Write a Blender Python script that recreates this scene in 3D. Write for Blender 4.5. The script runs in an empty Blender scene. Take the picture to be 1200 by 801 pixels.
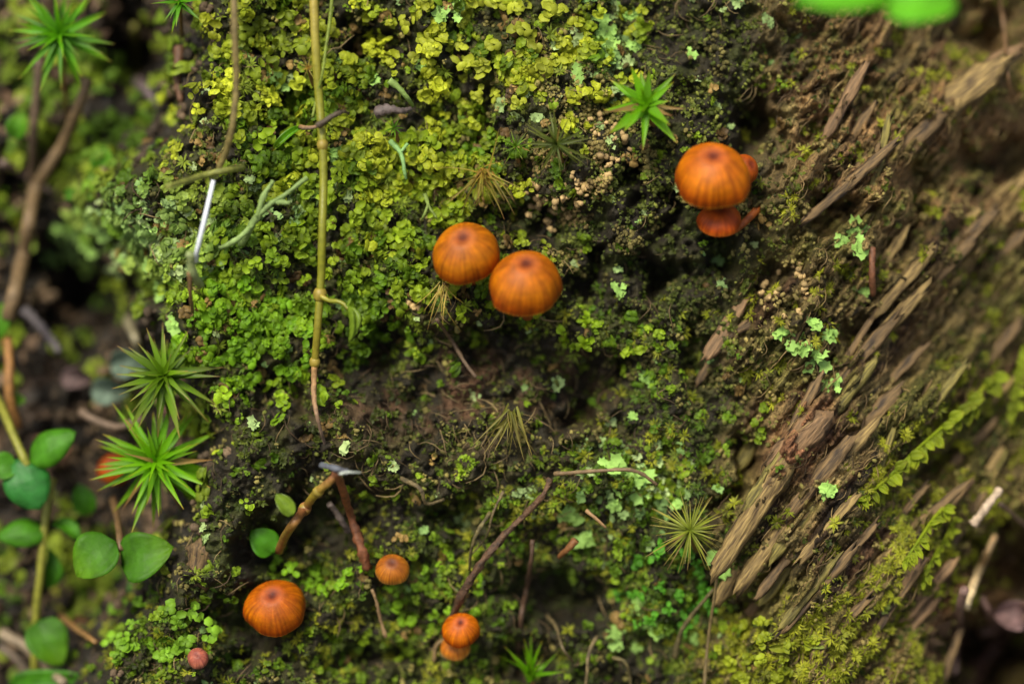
import bpy, math, random
import numpy as np
from mathutils import Vector, Matrix
from mathutils.bvhtree import BVHTree

random.seed(7)
rng = np.random.default_rng(7)
sc = bpy.context.scene
R = math.radians

# ------------------------------------------------------------------ camera, sky, sun, exposure
# The bank is described in its own frame: u right, v up the slope, w out of the slope (metres).
# 1 photo pixel is 0.15 mm on the bank (a 12 mm mushroom cap is 80 pixels wide).
PITCH = R(36)
D = 0.45
S = 0.00015
BANK = Matrix(((1, 0, 0), (0, math.sin(PITCH), -math.cos(PITCH)), (0, math.cos(PITCH), math.sin(PITCH)))).to_4x4()

cam = bpy.data.cameras.new('camera')
cam.sensor_width = 36
cam.lens = 36 * D / (1200 * S)
cam.clip_start = 0.002
cam.clip_end = 400
cam.dof.use_dof = True
cam.dof.focus_distance = D - 0.006
cam.dof.aperture_fstop = 4.2
cam_o = bpy.data.objects.new('camera', cam)
sc.collection.objects.link(cam_o)
cam_o.matrix_world = BANK @ Matrix.Translation((0, 0, D))
sc.camera = cam_o

SUN_EL, SUN_AZ = R(66), R(-140)       # azimuth from +Y, clockwise seen from above
wd = bpy.data.worlds.new('World')
sc.world = wd
wd.use_nodes = True
nt = wd.node_tree
nt.nodes.clear()
sky = nt.nodes.new('ShaderNodeTexSky')
sky.sky_type = 'NISHITA'
sky.sun_disc = False
sky.sun_elevation = SUN_EL
sky.sun_rotation = SUN_AZ
sky.air_density = 1.0
sky.dust_density = 5.0
sky.ozone_density = 0.6
bg = nt.nodes.new('ShaderNodeBackground')
bg.inputs[1].default_value = 0.07
wo = nt.nodes.new('ShaderNodeOutputWorld')
nt.links.new(sky.outputs[0], bg.inputs[0])
nt.links.new(bg.outputs[0], wo.inputs[0])

sun = bpy.data.lights.new('sun', 'SUN')
sun.energy = 1.5
sun.angle = R(13)
sun.color = (1.0, 0.96, 0.82)
sun_o = bpy.data.objects.new('sun', sun)
sc.collection.objects.link(sun_o)
sd = Vector((math.sin(SUN_AZ) * math.cos(SUN_EL), math.cos(SUN_AZ) * math.cos(SUN_EL), math.sin(SUN_EL)))
sun_o.rotation_euler = sd.to_track_quat('Z', 'Y').to_euler()
sun_o.location = sd * 3

sc.view_settings.view_transform = 'Standard'
sc.view_settings.look = 'None'
sc.view_settings.exposure = 1.1
sc.view_settings.gamma = 1
sc.cycles.max_bounces = 4
sc.cycles.diffuse_bounces = 3

# ------------------------------------------------------------------ small helpers
def lin(r, g, b):
    f = lambda c: c / 12.92 if c <= 0.04045 else ((c + 0.055) / 1.055) ** 2.4
    return (f(r / 255), f(g / 255), f(b / 255))

def _hash(i, j, seed):
    n = (i.astype(np.int64) * 374761393 + j.astype(np.int64) * 668265263 + seed * 1274126177) & 0xffffffff
    n = ((n ^ (n >> 13)) * 1274126177) & 0xffffffff
    n = n ^ (n >> 16)
    return (n & 0xffffff) / float(0xffffff)

def vnoise(x, y, seed=0):
    x = np.asarray(x, float); y = np.asarray(y, float)
    i = np.floor(x); j = np.floor(y)
    fx = x - i; fy = y - j
    fx = fx * fx * fx * (fx * (fx * 6 - 15) + 10); fy = fy * fy * fy * (fy * (fy * 6 - 15) + 10)
    a = _hash(i, j, seed); b = _hash(i + 1, j, seed); c = _hash(i, j + 1, seed); d = _hash(i + 1, j + 1, seed)
    return (a + (b - a) * fx) * (1 - fy) + (c + (d - c) * fx) * fy

def fbm(x, y, octv=4, seed=0, gain=0.5):
    s = 0; a = 1; t = 0
    ca, sa = math.cos(0.6), math.sin(0.6)
    for k in range(octv):
        s = s + a * (vnoise(x, y, seed + k * 17) * 2 - 1)
        t += a; a *= gain
        x, y = (x * ca - y * sa) * 2.03 + 3.7, (x * sa + y * ca) * 2.03 + 1.3
    return s / t

def sstep(a, b, x):
    t = np.clip((np.asarray(x, float) - a) / (b - a), 0, 1)
    return t * t * (3 - 2 * t)

def blob(X, Y, cx, cy, rx, ry, ang=0, p=1.0):
    ca, sa = math.cos(R(ang)), math.sin(R(ang))
    dx, dy = X - cx, Y - cy
    a = (dx * ca + dy * sa) / rx; b = (-dx * sa + dy * ca) / ry
    return np.exp(-(a * a + b * b) ** p)

GA = R(52)                              # grain of the rotten wood: up and to the right
def grain(X, Y):
    return X * math.cos(GA) - Y * math.sin(GA), X * math.sin(GA) + Y * math.cos(GA)

# ------------------------------------------------------------------ the bank surface
EDGE_Y = [-400, 0, 60, 150, 240, 300, 360, 430, 520, 600, 700, 801, 1200]
EDGE_X = [270, 262, 258, 235, 120, 140, 190, 245, 272, 248, 190, 130, 60]

def wood_mask(X, Y):
    xb = np.interp(Y, [-300, 0, 150, 260, 330, 420, 520, 640, 801, 1200], [930, 930, 915, 905, 870, 850, 858, 850, 850, 850])
    return sstep(-45, 55, X - xb + 45 * fbm(X / 60, Y / 60, 3, 91))

PITS = [  # centre x, y, radius x, y, angle, depth mm
    (105, 325, 62, 60, 0, 34), (165, 70, 34, 50, 0, 22), (60, 230, 50, 60, 0, 10),
    (470, 440, 90, 44, 8, 5.5), (590, 420, 70, 36, 10, 5.5), (690, 445, 50, 26, -12, 8), (680, 490, 30, 22, 0, 9), (450, 400, 24, 16, 0, 5), (560, 395, 26, 14, 0, 5),
    (770, 330, 22, 26, 0, 10), (880, 150, 20, 40, 8, 12), (700, 300, 16, 14, 0, 7), (840, 300, 16, 22, 20, 7), (740, 210, 16, 18, 0, 6), (790, 250, 14, 18, 0, 6), (735, 425, 14, 14, 0, 7),
    (1165, 765, 48, 50, 0, 42), (1190, 660, 40, 40, 0, 20), (1175, 190, 60, 26, -20, 10), (1080, 215, 34, 22, -50, 9),
    (1060, 270, 30, 12, -50, 8), (900, 690, 18, 50, 35, 7), (300, 725, 60, 40, 0, 9), (385, 620, 40, 55, 0, 9),
    (320, 640, 40, 30, 0, 8), (655, 700, 60, 26, 5, 9), (620, 770, 40, 30, 0, 8), (430, 770, 60, 26, 0, 6),
    (440, 55, 26, 20, 0, 7), (350, 130, 22, 30, 0, 6), (620, 260, 60, 20, 0, 6), (870, 555, 14, 34, 40, 9),
    (1150, 40, 40, 26, 0, 10), (910, 310, 30, 24, 0, 6), (560, 130, 22, 30, 0, 6), (690, 330, 26, 18, 0, 6),
    (975, 250, 26, 22, 0, 8), (520, 600, 30, 22, 0, 5), (330, 465, 30, 40, 0, 5), (1140, 640, 30, 20, 0, 8),
    (1000, 390, 20, 20, 0, 5), (1100, 540, 26, 40, 45, 7), (820, 420, 30, 20, 60, 5), (255, 330, 18, 18, 0, 5)]
BUMPS = [(930, 520, 26, 52, 38, 5), (960, 640, 60, 26, -52, 5), (950, 390, 70, 40, -40, 5), (1120, 115, 80, 26, -35, 8),
         (250, 640, 55, 70, 0, 5), (620, 560, 120, 30, 0, 3), (340, 500, 60, 26, -20, 4), (1080, 480, 120, 30, -45, 4),
         (880, 610, 14, 60, 30, 4), (680, 215, 60, 50, 0, 3), (560, 60, 70, 60, 0, 3), (380, 260, 120, 120, 0, 2)]

def pit_warp(X, Y):
    return X + 30 * fbm(X / 34, Y / 34, 3, 811), Y + 30 * fbm(X / 34, Y / 34, 3, 822)

def pit_mask(X, Y):
    m = 0
    X, Y = pit_warp(X, Y)
    for cx, cy, rx, ry, a, d in PITS:
        if d >= 6: m = np.maximum(m, min(1, d / 11) * blob(X, Y, cx, cy, rx, ry, a, 2.0))
    return m

def Hs(X, Y):
    """broad relief of the bank in mm"""
    X = np.asarray(X, float); Y = np.asarray(Y, float)
    xe = np.interp(Y, EDGE_Y, EDGE_X) + 16 * fbm(X / 50, Y / 50, 2, 5)
    h = -36 * sstep(-15, 105, xe - X)
    h = h - 10 * sstep(500, 790, Y) * sstep(300, 500, X) * (1 - sstep(800, 950, X))
    h = h - 24 * sstep(960, 1230, X) - 7 * sstep(250, 0, Y) * sstep(800, 1000, X)
    h = h - 4 * sstep(1000, 1200, X) * sstep(500, 800, Y)
    PX, PY = pit_warp(X, Y)
    for cx, cy, rx, ry, a, d in PITS:
        h = h - 1.35 * d * blob(PX, PY, cx, cy, rx, ry, a, 1.5)
    for cx, cy, rx, ry, a, d in BUMPS:
        h = h + d * blob(X, Y, cx, cy, rx, ry, a)
    h = h + 4.0 * fbm(X / 130, Y / 130, 2, 11)
    return h

def Hfull(X, Y, out):
    """out: 0 inside the picture, 1 far outside, where the fine relief fades"""
    h = Hs(X, Y)
    wm = wood_mask(X, Y)
    ga, gc = grain(X, Y)
    k = 1 - out
    n1 = fbm(X / 46, Y / 46, 3, 21)
    n2 = fbm(X / 15, Y / 15, 3, 31)
    n3 = fbm(X / 5.5, Y / 5.5, 2, 41)
    soft = 4.2 * n1 + 2.8 * n2 + 1.3 * n3
    warp = 12 * fbm(X / 70, Y / 70, 2, 61)
    g1 = fbm((gc + warp) / 22, ga / 150, 3, 51)
    g2 = 1 - np.abs(fbm((gc + warp) / 9, ga / 60, 3, 71)) * 2
    kn = blob(X, Y, 960, 300, 110, 150) + blob(X, Y, 960, 90, 100, 100)
    gr = 4.6 * g1 + 2.4 * g2 + 1.6 * n2 + 1.1 * n3 + 2.4 * n1 + np.clip(kn, 0, 1) * (2.6 * n2 + 1.0 * n3)
    h = h + (soft * (1 - wm) + gr * wm) * k
    h = h + 30 * fbm(X / 1500, Y / 1500, 3, 81) * out
    return h

def axis(lo, hi, step, far, growth=1.22):
    c = list(np.arange(lo, hi + 1e-9, step))
    s = step; x = hi; r = []
    while x < far:
        s *= growth; x += s; r.append(x)
    s = step; x = lo; l = []
    while x > -far:
        s *= growth; x -= s; l.append(x)
    return np.array(l[::-1] + c + r)

STEP = 2.2 * S
US = axis(-0.106, 0.106, STEP, 1.6)
VS = axis(-0.072, 0.072, STEP, 1.2)
U, V = np.meshgrid(US, VS)
OUT = sstep(0.10, 0.25, np.maximum(np.abs(U) - 0.01, np.abs(V) + 0.03))
W = np.zeros_like(U)
for it in range(5):                    # the relief is keyed to the photo's pixels, so project and repeat
    k = D / (D - np.clip(W, -0.09, 0.05))
    X = 600 + U * k / S; Y = 400.5 - V * k / S
    W = 0.35 * W + 0.65 * Hfull(X, Y, OUT) * 0.001 if it else Hfull(X, Y, OUT) * 0.001
k = D / (D - np.clip(W, -0.09, 0.05))
GX = 600 + U * k / S; GY = 400.5 - V * k / S
ny, nx = U.shape
GP = np.stack([U, V, W], -1).reshape(-1, 3)
idx = np.arange(ny * nx).reshape(ny, nx)
quads = np.stack([idx[:-1, :-1], idx[:-1, 1:], idx[1:, 1:], idx[1:, :-1]], -1).reshape(-1, 4)
# smooth normals on the grid
Ws = W.copy()
for _ in range(4):
    Ws[1:-1, 1:-1] = (Ws[:-2, 1:-1] + Ws[2:, 1:-1] + Ws[1:-1, :-2] + Ws[1:-1, 2:] + Ws[1:-1, 1:-1]) / 5
dv, du = np.gradient(Ws, VS, US)
GN = np.stack([-du, -dv, np.ones_like(W)], -1)
GN /= np.linalg.norm(GN, axis=-1, keepdims=True)
GN = GN.reshape(-1, 3)

def pt(px, py, w):
    """photo pixel + depth in metres along w -> bank-frame point"""
    k = (D - w) / D
    return Vector(((px - 600) * S * k, (400.5 - py) * S * k, w))

def on(px, py, dw=0.0):
    """point over the broad relief, dw in mm"""
    return pt(px, py, (float(Hs(px, py)) + dw) * 0.001)

bvh = BVHTree.FromPolygons([tuple(p) for p in GP.tolist()], quads.tolist())
CAM = Vector((0, 0, D))
def hit(px, py, lift=0.0):
    d = (pt(px, py, 0) - CAM).normalized()
    loc, nor, i, dist = bvh.ray_cast(CAM, d)
    if loc is None:
        return on(px, py), Vector((0, 0, 1))
    n = Vector(GN[int(quads[i][0])])
    return loc + n * lift * 0.001, n

# ------------------------------------------------------------------ materials
def mat_new(name):
    m = bpy.data.materials.new(name); m.use_nodes = True
    nt = m.node_tree; nt.nodes.clear()
    out = nt.nodes.new('ShaderNodeOutputMaterial')
    b = nt.nodes.new('ShaderNodeBsdfPrincipled')
    return m, nt, out, b

def finish(nt, out, b, colsock, transl, bump, scale, sss=0):
    if bump:
        tc = nt.nodes.new('ShaderNodeTexCoord')
        n = nt.nodes.new('ShaderNodeTexNoise'); n.inputs['Scale'].default_value = scale; n.inputs['Detail'].default_value = 4
        nt.links.new(tc.outputs['Object'], n.inputs['Vector'])
        bp = nt.nodes.new('ShaderNodeBump'); bp.inputs['Distance'].default_value = bump; bp.inputs['Strength'].default_value = 0.8
        nt.links.new(n.outputs['Fac'], bp.inputs['Height'])
        nt.links.new(bp.outputs[0], b.inputs['Normal'])
    nt.links.new(colsock, b.inputs['Base Color'])
    if transl:
        t = nt.nodes.new('ShaderNodeBsdfTranslucent'); nt.links.new(colsock, t.inputs[0])
        mx = nt.nodes.new('ShaderNodeMixShader'); mx.inputs[0].default_value = transl
        nt.links.new(b.outputs[0], mx.inputs[1]); nt.links.new(t.outputs[0], mx.inputs[2])
        nt.links.new(mx.outputs[0], out.inputs[0])
    else:
        nt.links.new(b.outputs[0], out.inputs[0])

def noise_vary(nt, colsock, scale, lo, hi, detail=4):
    tc = nt.nodes.new('ShaderNodeTexCoord')
    n = nt.nodes.new('ShaderNodeTexNoise'); n.inputs['Scale'].default_value = scale; n.inputs['Detail'].default_value = detail
    nt.links.new(tc.outputs['Object'], n.inputs['Vector'])
    mr = nt.nodes.new('ShaderNodeMapRange'); mr.inputs[1].default_value = 0.3; mr.inputs[2].default_value = 0.7
    mr.inputs[3].default_value = lo; mr.inputs[4].default_value = hi
    nt.links.new(n.outputs['Fac'], mr.inputs[0])
    mx = nt.nodes.new('ShaderNodeMix'); mx.data_type = 'RGBA'; mx.blend_type = 'MULTIPLY'; mx.inputs[0].default_value = 1
    nt.links.new(colsock, mx.inputs[6]); nt.links.new(mr.outputs[0], mx.inputs[7])
    return mx.outputs[2]

def mat_vcol(name, rough=0.7, transl=0.0, bump=0.0, scale=1500, vary=(0.7, 1.3), vscale=2500, spec=0.4, sss=0):
    m, nt, out, b = mat_new(name)
    a = nt.nodes.new('ShaderNodeVertexColor'); a.layer_name = 'Col'
    c = noise_vary(nt, a.outputs[0], vscale, *vary)
    b.inputs['Roughness'].default_value = rough
    b.inputs['Specular IOR Level'].default_value = spec
    if sss:
        b.inputs['Subsurface Weight'].default_value = sss
        b.inputs['Subsurface Radius'].default_value = (0.0015, 0.0005, 0.0002)
        b.inputs['Subsurface Scale'].default_value = 1.0
    finish(nt, out, b, c, transl, bump, scale)
    return m

def mat_ramp(name, stops, rough=0.5, transl=0.25, bump=0.0, scale=1500, vary=(0.75, 1.25), vscale=900, spec=0.5, axis_='X', rand=0.25):
    """colour along the piece (its own length), with a per-piece difference in lightness"""
    m, nt, out, b = mat_new(name)
    tc = nt.nodes.new('ShaderNodeTexCoord'); sp = nt.nodes.new('ShaderNodeSeparateXYZ')
    nt.links.new(tc.outputs['Generated'], sp.inputs[0])
    cr = nt.nodes.new('ShaderNodeValToRGB'); nt.links.new(sp.outputs[axis_], cr.inputs[0])
    el = cr.color_ramp.elements
    while len(el) < len(stops): el.new(0.5)
    for e, (p, c) in zip(el, stops): e.position = p; e.color = (*c, 1)
    c = noise_vary(nt, cr.outputs[0], vscale, *vary)
    oi = nt.nodes.new('ShaderNodeObjectInfo')
    mr = nt.nodes.new('ShaderNodeMapRange'); mr.inputs[3].default_value = 1 - rand; mr.inputs[4].default_value = 1 + rand
    nt.links.new(oi.outputs['Random'], mr.inputs[0])
    mx = nt.nodes.new('ShaderNodeMix'); mx.data_type = 'RGBA'; mx.blend_type = 'MULTIPLY'; mx.inputs[0].default_value = 1
    nt.links.new(c, mx.inputs[6]); nt.links.new(mr.outputs[0], mx.inputs[7])
    b.inputs['Roughness'].default_value = rough
    b.inputs['Specular IOR Level'].default_value = spec
    finish(nt, out, b, mx.outputs[2], transl, bump, scale)
    return m

def mat_flat(name, col, **kw):
    return mat_ramp(name, [(0, col), (1, col)], **kw)

# ------------------------------------------------------------------ objects
col = sc.collection
def link(o, parent=None):
    col.objects.link(o)
    if parent is not None: o.parent = parent
    return o

def tag(o, label, cat, group=None, kind=None):
    if label: o['label'] = label
    if cat: o['category'] = cat
    if group: o['group'] = group
    if kind: o['kind'] = kind
    return o

def mesh_np(name, v, f, mat, vcol=None, smooth=True):
    v = np.asarray(v, np.float32); f = np.asarray(f, np.int32)
    me = bpy.data.meshes.new(name)
    me.vertices.add(len(v)); me.vertices.foreach_set('co', v.ravel())
    n = f.shape[1]
    me.loops.add(f.size); me.loops.foreach_set('vertex_index', f.ravel())
    me.polygons.add(len(f)); me.polygons.foreach_set('loop_start', np.arange(0, f.size, n, dtype=np.int32))
    try: me.polygons.foreach_set('loop_total', np.full(len(f), n, np.int32))
    except Exception: pass
    me.update(calc_edges=True)
    if smooth: me.polygons.foreach_set('use_smooth', np.ones(len(f), bool))
    if vcol is not None:
        a = me.color_attributes.new('Col', 'FLOAT_COLOR', 'POINT')
        c = np.ones((len(v), 4), np.float32); c[:, :3] = vcol
        a.data.foreach_set('color', c.ravel())
    me.materials.append(mat)
    return me

def mesh_py(name, v, f, mat, vcol=None, smooth=True):
    me = bpy.data.meshes.new(name)
    me.from_pydata([tuple(p) for p in v], [], [tuple(q) for q in f])
    if smooth: me.polygons.foreach_set('use_smooth', np.ones(len(me.polygons), bool))
    if vcol is not None:
        a = me.color_attributes.new('Col', 'FLOAT_COLOR', 'POINT')
        c = np.ones((len(v), 4), np.float32); c[:, :3] = vcol
        a.data.foreach_set('color', c.ravel())
    me.materials.append(mat)
    return me

def top(name, me, base, label=None, cat=None, group=None, kind=None, rot=None):
    """a thing of one mesh; mesh coordinates are bank-frame, relative to base"""
    o = link(bpy.data.objects.new(name, me))
    m = BANK @ Matrix.Translation(base)
    if rot is not None: m = m @ rot
    o.matrix_world = m
    return tag(o, label, cat, group, kind)

def thing(name, base, label, cat, group=None):
    o = link(bpy.data.objects.new(name, None))
    o.empty_display_size = 0.003
    o.matrix_world = BANK @ Matrix.Translation(base)
    return tag(o, label, cat, group)

def part(name, me, parent, mtx=None):
    o = link(bpy.data.objects.new(name, me), parent)
    if mtx is not None: o.matrix_local = mtx
    return o

def frame(z, spin=0.0, up=Vector((0, 1, 0))):
    z = Vector(z).normalized()
    x = up.cross(z)
    if x.length < 1e-4: x = Vector((1, 0, 0)).cross(z)
    x.normalize(); y = z.cross(x)
    m = Matrix((x, y, z)).transposed()
    return (m @ Matrix.Rotation(spin, 3, 'Z')).to_4x4()

def frame_x(x, n=Vector((0, 0, 1))):
    """x along the direction, z as near n as it can be"""
    x = Vector(x).normalized()
    y = Vector(n).cross(x)
    if y.length < 1e-4: y = Vector((0, 1, 0)).cross(x)
    y.normalize(); z = x.cross(y)
    return Matrix((x, y, z)).transposed().to_4x4()

def spline(pts, n):
    """Catmull-Rom through tuples (vector, radius)"""
    P = [np.array([*p[0], p[1]]) for p in pts]
    P = [2 * P[0] - P[1]] + P + [2 * P[-1] - P[-2]]
    out = []
    for i in range(1, len(P) - 2):
        for k in range(n):
            t = k / n
            a, b, c, d = P[i - 1], P[i], P[i + 1], P[i + 2]
            out.append(0.5 * (2 * b + (c - a) * t + (2 * a - 5 * b + 4 * c - d) * t * t + (3 * b - a - 3 * c + d) * t ** 3))
    out.append(P[-2])
    return out

def tube(pts, base, sides=8, n=5, rough=0.0, seed=0, taper_end=True):
    """pts: (Vector bank-frame, radius m) -> verts, faces relative to base"""
    ring = spline(pts, n)
    rr = random.Random(seed)
    v = []; f = []
    nrm = None
    for i, q in enumerate(ring):
        p = Vector(q[:3])
        a = Vector(ring[max(i - 1, 0)][:3]); b = Vector(ring[min(i + 1, len(ring) - 1)][:3])
        t = (b - a)
        t = t.normalized() if t.length > 1e-9 else Vector((0, 1, 0))
        if nrm is None:
            nrm = t.orthogonal().normalized()
        nrm = (nrm - t * nrm.dot(t)).normalized()
        bn = t.cross(nrm)
        r = max(q[3] * (1 + min(rough, 0.5) * 0.7 * (float(vnoise(i * 0.45, seed * 3.1, 5)) - 0.5)), 2e-5)
        for s in range(sides):
            an = 2 * math.pi * s / sides
            k = 1 + (rr.random() - 0.5) * rough
            v.append(p + (nrm * math.cos(an) + bn * math.sin(an)) * r * k - base)
    m = len(ring)
    for i in range(m - 1):
        for s in range(sides):
            f.append((i * sides + s, i * sides + (s + 1) % sides, (i + 1) * sides + (s + 1) % sides, (i + 1) * sides + s))
    f.append(tuple(range(sides))[::-1]); f.append(tuple((m - 1) * sides + s for s in range(sides)))
    return v, f

def px_path(path, r0, r1=None):
    """[(px,py,dw mm)] -> tube points; radii in photo pixels"""
    r1 = r0 if r1 is None else r1
    n = len(path) - 1
    return [(on(*p[:3]), (p[3] if len(p) > 3 else r0 + (r1 - r0) * i / max(n, 1)) * S) for i, p in enumerate(path)]

# ------------------------------------------------------------------ bank mesh with its own earth, wood and humus colours
def palette_mix(base, items):
    c = np.array(base)[None, :] * np.ones((GX.size, 1))
    for w, colr in items:
        w = np.clip(w, 0, 1).reshape(-1, 1)
        c = c * (1 - w) + np.array(colr)[None, :] * w
    return c

X, Y = GX, GY
wm = wood_mask(X, Y)
ga, gc = grain(X, Y)
nA = fbm(X / 70, Y / 70, 4, 101); nB = fbm(X / 22, Y / 22, 4, 111); nC = fbm(X / 9, Y / 9, 3, 121)
gN = fbm(gc / 9 + 2 * nA, ga / 90, 4, 131); gM = fbm(gc / 30, ga / 120, 3, 141)
leftm = sstep(-20, 60, np.interp(Y, EDGE_Y, EDGE_X) - X)
cols = palette_mix(lin(44, 40, 26), [
    (sstep(-0.1, 0.3, nB) * 0.8, lin(62, 68, 26)),
    (sstep(0.1, 0.4, nA) * 0.5, lin(66, 60, 38)),
    (sstep(0.05, 0.4, nC) * 0.6, lin(34, 29, 23)),
    (blob(X, Y, 540, 460, 170, 60) * sstep(-0.2, 0.2, nB), lin(78, 62, 46)),
    (wm * 0.95, lin(98, 86, 50)),
    (wm * sstep(-0.05, 0.3, gN) * 0.9, lin(156, 136, 84)),
    (wm * sstep(-0.05, -0.35, gN) * 0.9, lin(40, 34, 24)),
    (wm * sstep(0.1, 0.45, gM) * 0.6, lin(104, 74, 48)),
    (wm * sstep(-0.05, 0.3, nA) * 0.6, lin(100, 102, 38)),
    (blob(X, Y, 935, 520, 34, 60, 38) * 0.95, lin(150, 104, 72)),
    (blob(X, Y, 1120, 690, 130, 120) * sstep(-0.3, 0.2, nA) * 0.8, lin(108, 70, 46)),
    (blob(X, Y, 1130, 120, 110, 50, -30) * 0.7, lin(146, 122, 74)),
    (wm * blob(X, Y, 1060, 130, 200, 170, 0, 1.5) * sstep(-0.35, 0.15, nB) * 0.75, lin(148, 112, 74)),
    (blob(X, Y, 540, 450, 160, 60) * sstep(-0.05, 0.3, nB) * 0.8, lin(96, 68, 46)),
    (leftm * 0.9, lin(40, 35, 29)),
    (leftm * sstep(0.1, 0.5, nB), lin(70, 56, 42)),
    (leftm * sstep(0.15, 0.45, nC) * 0.6, lin(64, 62, 58)),
])
cols = cols * (1 + 0.35 * nC.reshape(-1, 1))
cols = np.clip(cols, 0.004, 0.8)
def mat_bank():
    """humus colours from the mesh; where there is wood, a fine grain runs along it"""
    m, nt, out, b = mat_new('damp_humus_and_rotten_wood')
    a = nt.nodes.new('ShaderNodeVertexColor'); a.layer_name = 'Col'
    wa = nt.nodes.new('ShaderNodeAttribute'); wa.attribute_name = 'wood'
    c = noise_vary(nt, a.outputs[0], 3000, 0.45, 1.5)
    tc = nt.nodes.new('ShaderNodeTexCoord')
    r1 = nt.nodes.new('ShaderNodeMapping'); r1.inputs['Rotation'].default_value = (0, 0, -GA)
    sc1 = nt.nodes.new('ShaderNodeMapping'); sc1.inputs['Scale'].default_value = (130, 1500, 500)
    nt.links.new(tc.outputs['Object'], r1.inputs[0]); nt.links.new(r1.outputs[0], sc1.inputs[0])
    g = nt.nodes.new('ShaderNodeTexNoise'); g.inputs['Scale'].default_value = 1; g.inputs['Detail'].default_value = 6; g.inputs['Distortion'].default_value = 0.6
    nt.links.new(sc1.outputs[0], g.inputs['Vector'])
    mr = nt.nodes.new('ShaderNodeMapRange'); mr.inputs[1].default_value = 0.36; mr.inputs[2].default_value = 0.64; mr.inputs[3].default_value = 0.35; mr.inputs[4].default_value = 1.5
    nt.links.new(g.outputs['Fac'], mr.inputs[0])
    mx = nt.nodes.new('ShaderNodeMix'); mx.data_type = 'RGBA'; mx.blend_type = 'MULTIPLY'
    nt.links.new(wa.outputs['Fac'], mx.inputs[0]); nt.links.new(c, mx.inputs[6]); nt.links.new(mr.outputs[0], mx.inputs[7])
    n2 = nt.nodes.new('ShaderNodeTexNoise'); n2.inputs['Scale'].default_value = 2600; n2.inputs['Detail'].default_value = 4
    nt.links.new(tc.outputs['Object'], n2.inputs['Vector'])
    b1 = nt.nodes.new('ShaderNodeBump'); b1.inputs['Distance'].default_value = 0.0003; nt.links.new(n2.outputs['Fac'], b1.inputs['Height'])
    hm = nt.nodes.new('ShaderNodeMath'); hm.operation = 'MULTIPLY'; nt.links.new(g.outputs['Fac'], hm.inputs[0]); nt.links.new(wa.outputs['Fac'], hm.inputs[1])
    b2 = nt.nodes.new('ShaderNodeBump'); b2.inputs['Distance'].default_value = 0.0016; nt.links.new(hm.outputs[0], b2.inputs['Height'])
    nt.links.new(b1.outputs[0], b2.inputs['Normal']); nt.links.new(b2.outputs[0], b.inputs['Normal'])
    b.inputs['Roughness'].default_value = 0.75; b.inputs['Specular IOR Level'].default_value = 0.3
    nt.links.new(mx.outputs[2], b.inputs['Base Color']); nt.links.new(b.outputs[0], out.inputs[0])
    return m
m_bank = mat_bank()
bank = top('terrain', mesh_np('terrain', GP, quads, m_bank, cols), (0, 0, 0), kind='structure')

wat = bank.data.attributes.new('wood', 'FLOAT', 'POINT')
wat.data.foreach_set('value', (wm * 0.95).astype(np.float32).ravel())

gv = np.array([[-60, -60, -0.72], [60, -60, -0.72], [60, 60, -0.72], [-60, 60, -0.72]])
m_floor = mat_flat('forest_floor_litter', lin(80, 66, 44), rough=0.9, transl=0, vary=(0.4, 1.4), vscale=9, spec=0.2, rand=0)
g = link(bpy.data.objects.new('ground', mesh_np('ground', gv, [[0, 1, 2, 3]], m_floor)))
tag(g, None, None, kind='structure')

# ------------------------------------------------------------------ small plant shapes (prototypes in unit size)
def p_cup_lobe(rr, n=6):
    """one rounded moss leaf, domed or cupped"""
    v = []; f = []
    e = rr.uniform(0.8, 1.2)
    if rr.random() < 0.6: zs = (0.34, 0.26, 0.0)
    else: zs = (0.0, 0.05, rr.uniform(0.25, 0.45))
    v.append((0, 0, zs[0]))
    for rad, z in ((0.6, zs[1]), (1.0, zs[2])):
        for i in range(n):
            a = 2 * math.pi * i / n
            k = rad * (1 + rr.uniform(-0.16, 0.16))
            v.append((k * math.cos(a) * e, k * math.sin(a) / e, z + rr.uniform(-0.06, 0.06)))
    for i in range(n):
        j = (i + 1) % n
        f.append((0, 1 + i, 1 + j))
        f.append((1 + i, 1 + n + i, 1 + n + j)); f.append((1 + i, 1 + n + j, 1 + j))
    return np.array(v, float), f

def merge(parts):
    V = []; F = []; s = 0; sh = []
    for v, f, c in parts:
        V.append(v); F += [tuple(i + s for i in q) for q in f]; s += len(v); sh.append(np.ones(len(v)) * c)
    return np.concatenate(V), np.array(F), np.concatenate(sh)

def rot_np(rx, ry, rz):
    return np.array((Matrix.Rotation(rz, 3, 'Z') @ Matrix.Rotation(ry, 3, 'Y') @ Matrix.Rotation(rx, 3, 'X')))

def p_cup_clump(seed, nl=7):
    rr = random.Random(seed); ps = []
    for i in range(nl):
        v, f = p_cup_lobe(rr)
        s = rr.uniform(0.24, 0.46)
        v = v * s @ rot_np(rr.uniform(-0.6, 0.6), rr.uniform(-0.6, 0.6), rr.uniform(0, 6)).T
        a = rr.uniform(0, 6.28); d = rr.uniform(0.15, 0.8) if i else 0
        v = v + np.array((d * math.cos(a), d * math.sin(a), 0.5 - 0.6 * d * d + rr.uniform(-0.08, 0.12)))
        ps.append((v, f, rr.uniform(0.75, 1.25)))
    return merge(ps)

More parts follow.
